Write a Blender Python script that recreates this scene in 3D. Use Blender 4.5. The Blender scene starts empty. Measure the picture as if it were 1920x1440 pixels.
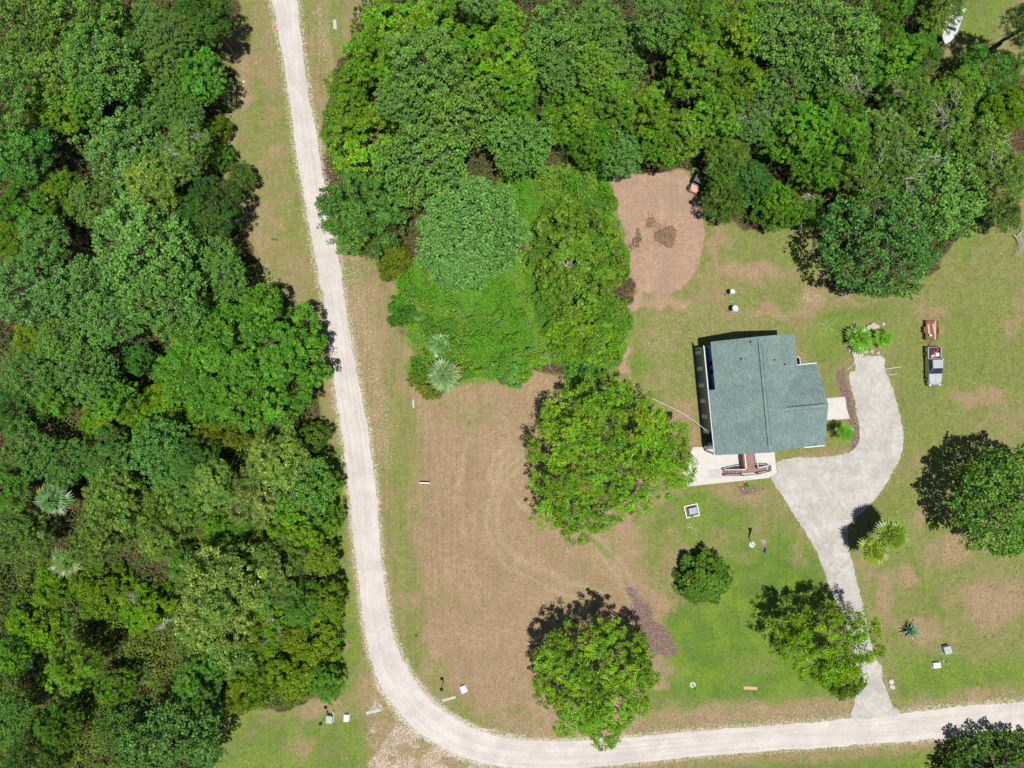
import bpy, bmesh, math, random
import numpy as np
from mathutils import Vector, Matrix
from mathutils.geometry import tessellate_polygon
R = math.radians
PI = math.pi
# ------------------------------------------------------------------ camera, light
HC = 97.0
FPX = 1331.0
SC = FPX / HC
scene = bpy.context.scene
cam_d = bpy.data.cameras.new('camera')
cam_d.sensor_width = 36.0
cam_d.lens = 36.0 * FPX / 1920.0
cam_d.clip_start = 1.0
cam_d.clip_end = 9000.0
cam = bpy.data.objects.new('camera', cam_d)
scene.collection.objects.link(cam)
cam.location = (0, 0, HC)
cam.rotation_euler = (0, 0, 0)
scene.camera = cam
SUNV = Vector((0.073, -0.165, 1.0)).normalized()
elev = math.asin(SUNV.z)
azim = math.atan2(SUNV.x, SUNV.y)
world = bpy.data.worlds.new("World")
scene.world = world
world.use_nodes = True
wn = world.node_tree
bg = wn.nodes['Background']
sky = wn.nodes.new('ShaderNodeTexSky')
sky.sky_type = 'NISHITA'
sky.sun_disc = False
sky.sun_elevation = elev
sky.sun_rotation = azim
sky.air_density = 1.0
sky.dust_density = 0.6
wn.links.new(sky.outputs[0], bg.inputs[0])
bg.inputs[1].default_value = 0.052
sun_d = bpy.data.lights.new('sun', 'SUN')
sun_d.energy = 4.9
sun_d.angle = R(0.53)
sun_d.color = (1.0, 0.965, 0.91)
sun = bpy.data.objects.new('sun', sun_d)
scene.collection.objects.link(sun)
sun.rotation_euler = (-SUNV).to_track_quat('-Z', 'Y').to_euler()
scene.view_settings.view_transform = 'Standard'
scene.view_settings.look = 'None'
scene.view_settings.gamma = 1.0
scene.view_settings.exposure = 0.0
scene.view_settings.use_curve_mapping = False

# ------------------------------------------------------------------ helpers
COL = scene.collection
def at(px, py, z=0.0):
    k = (HC - z) / FPX
    return Vector(((px - 960) * k, (720 - py) * k, z))
def P2(pts):
    return np.array([[(p[0] - 960) / SC, (720 - p[1]) / SC] for p in pts])

def link(name, mesh, parent=None, loc=(0, 0, 0), rotz=0.0):
    o = bpy.data.objects.new(name, mesh)
    COL.objects.link(o)
    o.location = loc
    o.rotation_euler = (0, 0, rotz)
    if parent is not None:
        o.parent = parent
    return o
def tag(o, label=None, cat=None, group=None, kind=None):
    if label: o['label'] = label
    if cat: o['category'] = cat
    if group: o['group'] = group
    if kind: o['kind'] = kind
    return o
def thing(name, label, cat, loc=(0, 0, 0), rotz=0.0, group=None):
    return tag(link(name, None, None, loc, rotz), label, cat, group)

def fast_mesh(name, V, F, mat=None, C=None, cname='tint', smooth=False):
    V = np.asarray(V, dtype=np.float32)
    F = np.asarray(F, dtype=np.int32)
    me = bpy.data.meshes.new(name)
    n, k = F.shape
    me.vertices.add(len(V)); me.vertices.foreach_set('co', V.ravel())
    me.loops.add(n * k); me.loops.foreach_set('vertex_index', F.ravel())
    me.polygons.add(n)
    me.polygons.foreach_set('loop_start', np.arange(0, n * k, k, dtype=np.int32))
    me.polygons.foreach_set('loop_total', np.full(n, k, dtype=np.int32))
    if smooth:
        me.polygons.foreach_set('use_smooth', np.ones(n, dtype=bool))
    me.update(calc_edges=True)
    if C is not None:
        for nm, arr in (C.items() if isinstance(C, dict) else [(cname, C)]):
            a = me.color_attributes.new(nm, 'FLOAT_COLOR', 'POINT')
            c4 = np.ones((len(V), 4), dtype=np.float32); c4[:, :arr.shape[1]] = arr
            a.data.foreach_set('color', c4.ravel())
    if mat: me.materials.append(mat)
    return me

class MB:
    def __init__(s): s.v = []; s.f = []
    def add(s, vs, fs):
        b = len(s.v); s.v += [tuple(v) for v in vs]; s.f += [tuple(b + i for i in f) for f in fs]; return s
    def box(s, x0, x1, y0, y1, z0, z1, bev=0.0):
        if bev <= 0:
            return s.add([(x0,y0,z0),(x1,y0,z0),(x1,y1,z0),(x0,y1,z0),(x0,y0,z1),(x1,y0,z1),(x1,y1,z1),(x0,y1,z1)],
                  [(3,2,1,0),(4,5,6,7),(0,1,5,4),(1,2,6,5),(2,3,7,6),(3,0,4,7)])
        b = bev
        lo = [(x0,y0),(x1,y0),(x1,y1),(x0,y1)]
        hi = [(x0+b,y0+b),(x1-b,y0+b),(x1-b,y1-b),(x0+b,y1-b)]
        vs = [(p[0],p[1],z0) for p in lo] + [(p[0],p[1],z1-b) for p in lo] + [(p[0],p[1],z1) for p in hi]
        fs = [(3,2,1,0),(8,9,10,11)]
        for r in (0, 4):
            for i in range(4):
                j = (i+1) % 4
                fs.append((r+i, r+j, r+4+j, r+4+i))
        return s.add(vs, fs)
    def hexa(s, lo, hi):     # four points below, four above
        return s.add(list(lo) + list(hi), [(3,2,1,0),(4,5,6,7),(0,1,5,4),(1,2,6,5),(2,3,7,6),(3,0,4,7)])
    def prism(s, poly, z0, z1):
        n = len(poly)
        vs = [(p[0],p[1],z0) for p in poly] + [(p[0],p[1],z1) for p in poly]
        fs = [tuple(range(n-1,-1,-1)), tuple(range(n,2*n))] + [(i,(i+1)%n,n+(i+1)%n,n+i) for i in range(n)]
        return s.add(vs, fs)
    def cyl(s, a, b, r0, r1=None, n=8, caps=True):
        r1 = r0 if r1 is None else r1
        a = Vector(a); b = Vector(b); d = (b - a)
        if d.length < 1e-6: return s
        d.normalize()
        u = d.orthogonal().normalized(); w = d.cross(u)
        vs = []
        for c, r in ((a, r0), (b, r1)):
            for i in range(n):
                t = 2*PI*i/n
                vs.append(c + (u*math.cos(t) + w*math.sin(t))*r)
        fs = [(i,(i+1)%n,n+(i+1)%n,n+i) for i in range(n)]
        if caps: fs += [tuple(range(n-1,-1,-1)), tuple(range(n,2*n))]
        return s.add(vs, fs)
    def tube(s, pts, rads, n=6):
        for i in range(len(pts)-1):
            s.cyl(pts[i], pts[i+1], rads[i], rads[i+1], n, caps=(i == 0 or i == len(pts)-2))
        return s
    def mesh(s, name, mat, smooth=False):
        me = bpy.data.meshes.new(name)
        me.from_pydata(s.v, [], s.f)
        if smooth:
            me.polygons.foreach_set('use_smooth', [True]*len(me.polygons))
        me.materials.append(mat); me.update()
        return me
    def build(s, name, mat, parent=None, loc=(0,0,0), rotz=0.0, smooth=False):
        return link(name, s.mesh(name, mat, smooth), parent, loc, rotz)

# ------------------------------------------------------------------ materials
def new_mat(name):
    m = bpy.data.materials.new(name); m.use_nodes = True
    nt = m.node_tree
    return m, nt, nt.nodes['Principled BSDF']
def N(nt, t, **kw):
    n = nt.nodes.new(t)
    for k, v in kw.items():
        if k.startswith('i_'):
            n.inputs[k[2:].replace('_', ' ')].default_value = v
        else: setattr(n, k, v)
    return n
def noise(nt, vec, scale, detail=5, rough=0.6, dist=0.0):
    n = N(nt, 'ShaderNodeTexNoise'); n.inputs['Scale'].default_value = scale
    n.inputs['Detail'].default_value = detail; n.inputs['Roughness'].default_value = rough
    n.inputs['Distortion'].default_value = dist
    if vec is not None: nt.links.new(vec, n.inputs['Vector'])
    return n.outputs['Fac']
def math_(nt, op, a, b=None, c=None, clamp=False):
    n = N(nt, 'ShaderNodeMath', operation=op); n.use_clamp = clamp
    for i, x in enumerate((a, b, c)):
        if x is None: continue
        if hasattr(x, 'links'): nt.links.new(x, n.inputs[i])
        else: n.inputs[i].default_value = x
    return n.outputs[0]
def mix(nt, f, a, b, mode='MIX'):
    n = N(nt, 'ShaderNodeMix', data_type='RGBA', blend_type=mode)
    for s, x in ((0, f), (6, a), (7, b)):
        if hasattr(x, 'links'): nt.links.new(x, n.inputs[s])
        else: n.inputs[s].default_value = x if s == 0 else (*x, 1) if len(x) == 3 else x
    return n.outputs[2]
def ramp(nt, v, lo, hi):
    n = N(nt, 'ShaderNodeMapRange'); n.interpolation_type = 'SMOOTHSTEP'
    n.inputs['From Min'].default_value = lo; n.inputs['From Max'].default_value = hi
    nt.links.new(v, n.inputs['Value'])
    return n.outputs['Result']
def simple(name, c, rough=0.6, metal=0.0, var=0.12, scale=3.0, spec=0.4, bump=0.0):
    m, nt, b = new_mat(name)
    co = N(nt, 'ShaderNodeTexCoord').outputs['Object']
    f = noise(nt, co, scale, 6)
    lo = tuple(x*(1-var) for x in c); hi = tuple(min(1, x*(1+var)) for x in c)
    nt.links.new(mix(nt, ramp(nt, f, .3, .7), lo, hi), b.inputs['Base Color'])
    b.inputs['Roughness'].default_value = rough; b.inputs['Metallic'].default_value = metal
    b.inputs['Specular IOR Level'].default_value = spec
    if bump > 0:
        bn = N(nt, 'ShaderNodeBump'); bn.inputs['Strength'].default_value = bump; bn.inputs['Distance'].default_value = .05
        nt.links.new(noise(nt, co, scale*5, 4), bn.inputs['Height']); nt.links.new(bn.outputs[0], b.inputs['Normal'])
    return m
def leaf_mat(name, c, trans=0.3, gloss=0.35, rough=0.5):
    m, nt, b = new_mat(name)
    t = N(nt, 'ShaderNodeAttribute', attribute_name='tint')
    oi = N(nt, 'ShaderNodeObjectInfo')
    c1 = mix(nt, 1.0, t.outputs['Color'], oi.outputs['Color'], 'MULTIPLY')
    c2 = mix(nt, 1.0, c1, c, 'MULTIPLY')
    nt.links.new(c2, b.inputs['Base Color'])
    b.inputs['Roughness'].default_value = rough
    b.inputs['Specular IOR Level'].default_value = gloss
    tr = N(nt, 'ShaderNodeBsdfTranslucent')
    nt.links.new(mix(nt, 1.0, c2, (1.1, 1.15, .5), 'MULTIPLY'), tr.inputs['Color'])
    ms = N(nt, 'ShaderNodeMixShader'); ms.inputs[0].default_value = trans
    nt.links.new(b.outputs[0], ms.inputs[1]); nt.links.new(tr.outputs[0], ms.inputs[2])
    nt.links.new(ms.outputs[0], nt.nodes['Material Output'].inputs['Surface'])
    return m
M_leaf = leaf_mat('leaf_green', (.19, .40, .016), .25, .25, .42)
M_dark = leaf_mat('leaf_dark_green', (.095, .24, .025), .22, .25, .42)
M_pine = leaf_mat('pine_needles', (.165, .33, .058), .15, .3, .55)
M_olive = leaf_mat('leaf_olive', (.155, .28, .036), .2, .35, .4)
M_yell = leaf_mat('leaf_yellow_green', (.22, .40, .010), .25, .25, .42)
M_palm = leaf_mat('palm_frond', (.19, .30, .10), .15, .5, .4)
M_palm2 = leaf_mat('palm_frond_bright', (.17, .38, .025), .3, .5, .4)
M_bark = simple('bark', (.16, .12, .09), .9, var=.35, scale=4, bump=.5)
M_dead = simple('bare_grey_wood', (.42, .38, .34), .85, var=.25, scale=5)
M_white = simple('white_paint', (.8, .8, .8), .45, var=.04)
M_concrete = simple('concrete', (.55, .52, .485), .85, var=.06, scale=1.3, bump=.1)
M_concgrey = simple('concrete_grey', (.46, .45, .43), .85, var=.1, scale=3)
M_black = simple('black_plastic', (.02, .021, .023), .5)
M_rubber = simple('tyre_rubber', (.025, .025, .025), .8)
M_rim = simple('rim_metal', (.35, .36, .38), .35, .8)
M_dkgrey = simple('dark_grey', (.09, .095, .1), .6)
M_siding = simple('grey_siding', (.22, .28, .30), .6, var=.06)
M_blue = simple('shade_blue_wall', (.26, .42, .56), .6, var=.06)  # light grey wall, with the blue of sky-lit shade put into its colour
M_deckfloor = simple('porch_floor_shade_blue', (.06, .16, .32), .5)  # navy tone paints in the sky-lit shade of the recess
M_trimgrey = simple('pale_grey_trim', (.58, .60, .62), .5, var=.04)
M_wood = simple('cut_wood', (.50, .34, .20), .75, var=.15, scale=6)
M_teal = simple('teal_plastic', (.20, .33, .37), .5)
M_mint = simple('mint_plastic', (.45, .8, .65), .5)
M_red = simple('red_plastic', (.5, .05, .06), .5)
M_rust = simple('rusty_brown_steel', (.20, .085, .055), .75, var=.3, scale=8)
M_orange = simple('orange_paint', (.5, .25, .12), .5)
M_transf = simple('utility_box_green', (.33, .42, .40), .45, var=.04)
M_rock = simple('pale_rock', (.52, .47, .40), .9, var=.25, scale=5, bump=.5)
M_soil = simple('turned_soil', (.22, .135, .09), .95, var=.4, scale=4, bump=.8)
M_straw = leaf_mat('straw', (.50, .39, .22), .15)
M_deck = simple('composite_deck_board', (.27, .135, .115), .65, var=.12, scale=5)
def glass_mat(name, c=(.02, .035, .05)):
    m, nt, b = new_mat(name)
    b.inputs['Base Color'].default_value = (*c, 1); b.inputs['Roughness'].default_value = .08
    b.inputs['Specular IOR Level'].default_value = .8
    return m
M_glass = glass_mat('dark_window_glass')
M_screen = simple('porch_screen', (.06, .13, .30), .5)
def car_paint():
    m, nt, b = new_mat('silver_car_paint')
    b.inputs['Base Color'].default_value = (.40, .43, .45, 1); b.inputs['Metallic'].default_value = .55
    b.inputs['Roughness'].default_value = .38; b.inputs['Coat Weight'].default_value = .5
    return m
M_paint = car_paint()
def shingle_mat():
    m, nt, b = new_mat('green_grey_shingles')
    co = N(nt, 'ShaderNodeTexCoord').outputs['Object']
    br = N(nt, 'ShaderNodeTexBrick')
    mp = N(nt, 'ShaderNodeMapping'); nt.links.new(co, mp.inputs[0]); mp.inputs['Rotation'].default_value = (0, 0, R(90))
    nt.links.new(mp.outputs[0], br.inputs['Vector'])
    br.inputs['Scale'].default_value = 1.0
    br.inputs['Brick Width'].default_value = .33; br.inputs['Row Height'].default_value = .135
    br.inputs['Mortar Size'].default_value = .012
    br.inputs['Color1'].default_value = (.15, .215, .212, 1); br.inputs['Color2'].default_value = (.225, .295, .285, 1)
    br.inputs['Mortar'].default_value = (.085, .13, .125, 1)
    f1 = noise(nt, co, 9, 4, .7); f2 = noise(nt, co, .45, 5, .6)
    c = mix(nt, .75, br.outputs['Color'], mix(nt, ramp(nt, f1, .3, .7), (.55, .55, .55), (1.5, 1.5, 1.5)), 'MULTIPLY')
    c = mix(nt, 1.0, c, mix(nt, ramp(nt, f2, .35, .65), (.93, .95, .96), (1.1, 1.08, 1.04)), 'MULTIPLY')
    nt.links.new(c, b.inputs['Base Color']); b.inputs['Roughness'].default_value = .9
    b.inputs['Specular IOR Level'].default_value = .2
    return m
M_shingle = shingle_mat()

def ground_mat():
    m, nt, b = new_mat('ground')
    co = N(nt, 'ShaderNodeTexCoord').outputs['Object']
    A = N(nt, 'ShaderNodeAttribute', attribute_name='maskA').outputs['Color']
    B = N(nt, 'ShaderNodeAttribute', attribute_name='maskB').outputs['Color']
    sa = N(nt, 'ShaderNodeSeparateColor'); nt.links.new(A, sa.inputs[0])
    sb = N(nt, 'ShaderNodeSeparateColor'); nt.links.new(B, sb.inputs[0])
    sc_ = N(nt, 'ShaderNodeSeparateColor'); nt.links.new(N(nt, 'ShaderNodeAttribute', attribute_name='maskC').outputs['Color'], sc_.inputs[0])
    n1 = noise(nt, co, .22, 7, .62, .4); n2 = noise(nt, co, 1.1, 6, .7); n3 = ramp(nt, noise(nt, co, 3.6, 4, .7), .30, .70); n4 = ramp(nt, noise(nt, co, 11, 3, .6), .30, .70)
    n5 = ramp(nt, noise(nt, co, .55, 5, .65, .8), .3, .7)
    g = math_(nt, 'MULTIPLY_ADD', n1, 1.3, math_(nt, 'SUBTRACT', sa.outputs[0], .65))
    g = math_(nt, 'MULTIPLY_ADD', n2, 1.25, math_(nt, 'SUBTRACT', g, .625))
    g = math_(nt, 'MULTIPLY_ADD', n3, .55, math_(nt, 'SUBTRACT', g, .275))
    g = math_(nt, 'MULTIPLY_ADD', n5, .45, math_(nt, 'SUBTRACT', g, .225))
    g = math_(nt, 'MULTIPLY_ADD', n4, .45, math_(nt, 'SUBTRACT', g, .225))
    gf = ramp(nt, g, .12, .88)
    tan = mix(nt, ramp(nt, n2, .32, .68), (.305, .205, .122), (.40, .285, .178))
    tan = mix(nt, ramp(nt, n1, .4, .65), tan, (.32, .215, .135))
    gy = mix(nt, ramp(nt, n2, .3, .7), (.165, .19, .055), (.27, .265, .095))
    gl = mix(nt, ramp(nt, n1, .35, .65), (.080, .18, .022), (.165, .265, .026))
    grn = mix(nt, sa.outputs[1], gy, gl)
    c = mix(nt, gf, tan, grn)
    df = ramp(nt, math_(nt, 'MULTIPLY_ADD', n2, .35, math_(nt, 'SUBTRACT', sa.outputs[2], .175)), .25, .75)
    dirt = mix(nt, ramp(nt, n2, .3, .7), (.36, .235, .16), (.45, .31, .22))
    dirt = mix(nt, ramp(nt, n1, .45, .6), dirt, (.37, .25, .185))
    c = mix(nt, df, c, dirt)
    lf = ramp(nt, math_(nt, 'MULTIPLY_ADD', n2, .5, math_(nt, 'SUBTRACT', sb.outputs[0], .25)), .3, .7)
    litter_shade = mix(nt, ramp(nt, n3, .3, .7), (.045, .042, .02), (.135, .09, .045))  # brown leaf litter, darkened to stand in for shadow in forest gaps
    c = mix(nt, lf, c, litter_shade)
    mf = ramp(nt, math_(nt, 'MULTIPLY_ADD', n2, .5, math_(nt, 'SUBTRACT', sb.outputs[2], .25)), .25, .75)
    mul = mix(nt, ramp(nt, n3, .3, .7), (.17, .115, .095), (.235, .165, .14))
    c = mix(nt, mf, c, mul)
    c = mix(nt, math_(nt, 'MULTIPLY', sc_.outputs[0], .75), c, (.56, .46, .32))
    ms_ = N(nt, 'ShaderNodeMapping'); ms_.inputs['Scale'].default_value = (2.6, .10, 1); ms_.inputs['Rotation'].default_value = (0, 0, R(-3)); nt.links.new(co, ms_.inputs[0])
    stv = ramp(nt, noise(nt, ms_.outputs[0], 1.0, 4, .6), .3, .7)
    c = mix(nt, math_(nt, 'MULTIPLY', sc_.outputs[1], .8), c, mix(nt, 1.0, c, mix(nt, stv, (.78, .82, .78), (1.18, 1.12, 1.1)), 'MULTIPLY'))
    # speckle of pale gravel / straw
    sp = math_(nt, 'MULTIPLY_ADD', n4, .6, math_(nt, 'MULTIPLY', n3, .5))
    thr = math_(nt, 'MULTIPLY_ADD', sb.outputs[1], -.62, 1.10)
    sf = ramp(nt, math_(nt, 'SUBTRACT', sp, thr), 0, .10)
    c = mix(nt, math_(nt, 'MULTIPLY', sf, .9), c, (.50, .44, .34))
    v = math_(nt, 'MULTIPLY_ADD', n3, .34, .85)
    v = math_(nt, 'MULTIPLY', v, math_(nt, 'MULTIPLY_ADD', n4, .36, .82))
    vc = N(nt, 'ShaderNodeCombineColor')
    for i in range(3): nt.links.new(v, vc.inputs[i])
    c = mix(nt, 1.0, c, vc.outputs[0], 'MULTIPLY')
    nt.links.new(c, b.inputs['Base Color'])
    b.inputs['Roughness'].default_value = .95; b.inputs['Specular IOR Level'].default_value = .15
    bn = N(nt, 'ShaderNodeBump'); bn.inputs['Strength'].default_value = .55; bn.inputs['Distance'].default_value = .08
    nt.links.new(math_(nt, 'ADD', n3, n4), bn.inputs['Height']); nt.links.new(bn.outputs[0], b.inputs['Normal'])
    return m
M_ground = ground_mat()
def gravel_mat(name, lo, hi, streak=True):
    m, nt, b = new_mat(name)
    co = N(nt, 'ShaderNodeTexCoord').outputs['Object']
    n1 = noise(nt, co, .3, 6, .6, .6); n2 = noise(nt, co, 2.2, 6, .7); n3 = noise(nt, co, 11, 3, .7)
    c = mix(nt, ramp(nt, n1, .3, .7), lo, hi)
    at_ = N(nt, 'ShaderNodeAttribute', attribute_name='lane').outputs['Color']
    sep = N(nt, 'ShaderNodeSeparateColor'); nt.links.new(at_, sep.inputs[0])
    cb = N(nt, 'ShaderNodeCombineXYZ')
    nt.links.new(math_(nt, 'MULTIPLY', sep.outputs[0], 9), cb.inputs[0]); nt.links.new(math_(nt, 'MULTIPLY', sep.outputs[1], .8), cb.inputs[1])
    st = noise(nt, cb.outputs[0], 1.2, 4, .6)
    c = mix(nt, .8, c, mix(nt, ramp(nt, st, .3, .72), (.86, .85, .85), (1.05, 1.05, 1.05)), 'MULTIPLY')
    if streak is False:
     nd = noise(nt, co, .55, 7, .68, 3.5); ne = noise(nt, co, .16, 4, .6, 1.5)
     c = mix(nt, .8, c, mix(nt, ramp(nt, nd, .38, .62), (.86, .845, .82), (1.06, 1.06, 1.05)), 'MULTIPLY')
     c = mix(nt, .6, c, mix(nt, ramp(nt, ne, .35, .65), (.88, .86, .83), (1.06, 1.06, 1.06)), 'MULTIPLY')
    c = mix(nt, .6, c, mix(nt, ramp(nt, n2, .3, .75), (.86, .86, .86), (1.06, 1.06, 1.06)), 'MULTIPLY')
    c = mix(nt, .6, c, mix(nt, ramp(nt, n3, .25, .6), (.7, .7, .7), (1.06, 1.06, 1.06)), 'MULTIPLY')
    nt.links.new(c, b.inputs['Base Color']); b.inputs['Roughness'].default_value = .95
    b.inputs['Specular IOR Level'].default_value = .2
    bn = N(nt, 'ShaderNodeBump'); bn.inputs['Strength'].default_value = .35; bn.inputs['Distance'].default_value = .05
    nt.links.new(n3, bn.inputs['Height']); nt.links.new(bn.outputs[0], b.inputs['Normal'])
    return m
M_road = gravel_mat('pale_gravel_road', (.53, .485, .445), (.63, .58, .54))
M_drive = gravel_mat('grey_gravel_drive', (.45, .43, .40), (.56, .54, .505), False)

# ------------------------------------------------------------------ ground painting
rngG = np.random.default_rng(5)
def sdist(X, Y, poly):
    """signed distance (negative inside)"""
    p = np.asarray(poly); n = len(p)
    d = np.full(X.shape, 1e9); ins = np.zeros(X.shape, bool)
    for i in range(n):
        a = p[i]; b = p[(i+1) % n]
        e = b - a; l2 = max(1e-9, e @ e)
        t = np.clip(((X-a[0])*e[0] + (Y-a[1])*e[1]) / l2, 0, 1)
        d = np.minimum(d, (X-a[0]-t*e[0])**2 + (Y-a[1]-t*e[1])**2)
        c = ((a[1] > Y) != (b[1] > Y))
        with np.errstate(divide='ignore', invalid='ignore'):
            xi = (b[0]-a[0]) * (Y-a[1]) / (b[1]-a[1] if abs(b[1]-a[1]) > 1e-9 else 1e-9) + a[0]
        ins ^= (c & (X < xi))
    d = np.sqrt(d)
    return np.where(ins, -d, d)
def ldist(X, Y, pts):
    p = np.asarray(pts); d = np.full(X.shape, 1e9)
    for i in range(len(p)-1):
        a = p[i]; e = p[i+1]-a; l2 = max(1e-9, e @ e)
        t = np.clip(((X-a[0])*e[0] + (Y-a[1])*e[1]) / l2, 0, 1)
        d = np.minimum(d, (X-a[0]-t*e[0])**2 + (Y-a[1]-t*e[1])**2)
    return np.sqrt(d)
WV = [(rngG.uniform(.12, 1.3), rngG.uniform(0, 2*PI), rngG.uniform(0, 2*PI)) for _ in range(26)]
def wob(X, Y, seed=0):
    s = np.zeros(X.shape)
    for i, (k, a, ph) in enumerate(WV):
        s += np.sin(k*(X*math.cos(a+seed) + Y*math.sin(a+seed)) + ph + seed*3.1) / (0.6 + k)
    return s / 4.0
L_EDGE = [(488,-60),(500,-20),(510,0),(530,100),(545,200),(558,300),(576,400),(595,500),(612,600),(625,700),(640,800),(652,900),(662,1000),(672,1080),(680,1150),(692,1220),(712,1280),(740,1325),(775,1365),(830,1402),(880,1424),(950,1438),(1040,1442),(1120,1438),(1250,1424),(1400,1410),(1640,1395),(1800,1381),(1920,1366),(2080,1350)]
R_EDGE = [(538,-60),(550,-20),(556,0),(568,100),(583,200),(600,300),(618,400),(637,500),(652,600),(665,680),(684,780),(698,860),(707,940),(713,1030),(721,1100),(735,1180),(757,1240),(792,1295),(842,1340),(900,1370),(960,1386),(1035,1390),(1095,1388),(1180,1382),(1300,1371),(1430,1361),(1640,1343),(1800,1325),(1920,1315),(2080,1300)]
DRIVE = [(1602,671),(1630,668),(1656,670),(1660,692),(1668,712),(1675,735),(1684,765),(1690,795),(1694,820),(1692,845),(1683,868),(1668,895),(1645,930),(1620,957),(1600,975),(1589,992),(1591,1025),(1600,1060),(1609,1100),(1620,1145),(1630,1190),(1640,1232),(1652,1250),(1655,1275),(1664,1300),(1672,1320),(1684,1341),(1602,1346),(1603,1318),(1602,1290),(1605,1250),(1600,1210),(1585,1165),(1569,1130),(1556,1105),(1546,1072),(1528,1030),(1508,995),(1488,965),(1468,932),(1449,903),(1446,890),(1458,887),(1458,866),(1490,859),(1530,857),(1565,855),(1590,849),(1604,838),(1612,822),(1611,800),(1606,775),(1603,750),(1594,722),(1591,705),(1596,695),(1603,694)]
PATIO = [(1300,838),(1450,838),(1457,887),(1441,896),(1288,912),(1279,880)]
WALK = [(1545,747),(1584,744),(1587,765),(1593,785),(1545,788)]
FIELD = [(770,725),(1000,700),(1050,700),(1060,760),(1250,930),(1180,990),(1210,1080),(1250,1130),(1262,1210),(1240,1300),(1180,1360),(1030,1370),(900,1345),(850,1290),(800,1200),(790,1050),(790,900),(790,790)]
DIRT = [(1140,312),(1200,318),(1285,318),(1296,345),(1309,368),(1318,395),(1321,430),(1318,462),(1308,498),(1292,528),(1270,546),(1240,552),(1210,552),(1185,545),(1178,500),(1172,440),(1155,380)]
DIRT2 = [(1160,570),(1190,545),(1200,560),(1230,572),(1275,572),(1290,560),(1300,570),(1270,583),(1225,583),(1196,568),(1186,590),(1180,640),(1182,692),(1158,700)]
LAWN = [(1235,960),(1290,920),(1345,925),(1370,945),(1440,950),(1480,970),(1520,1020),(1570,1150),(1590,1300),(1520,1320),(1380,1325),(1240,1330),(1215,1300),(1270,1240),(1255,1110)]
FOREST_L = [(-200,-200),(460,-200),(450,0),(432,55),(412,100),(435,150),(420,200),(425,260),(420,330),(440,400),(470,470),(500,530),(570,580),(595,640),(600,720),(600,800),(600,860),(615,930),(605,1000),(590,1060),(620,1120),(640,1200),(630,1290),(560,1330),(420,1320),(400,1390),(350,1470),(330,1700),(-200,1700)]
FOREST_T = [(690,-200),(700,20),(640,110),(620,170),(605,230),(605,320),(640,440),(735,480),(745,600),(775,640),(770,720),(870,718),(1010,700),(1160,700),(1180,560),(1170,440),(1140,320),(1300,322),(1330,390),(1400,425),(1520,430),(1560,540),(1640,550),(1740,520),(1800,440),(1860,380),(1900,330),(1990,300),(1990,120),(1880,160),(1770,120),(1790,60),(1800,-200)]
TH1 = [(740,500),(800,480),(900,540),(940,480),(985,470),(1010,520),(1080,560),(1180,570),(1185,640),(1172,692),(1060,702),(1050,680),(1010,680),(1000,705),(960,715),(870,718),(780,725),(762,690),(775,650),(762,610),(738,560)]
TH2 = [(930,300),(1010,310),(1130,310),(1150,360),(1165,440),(1186,500),(1160,540),(1000,545),(980,420),(940,390)]
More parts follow.
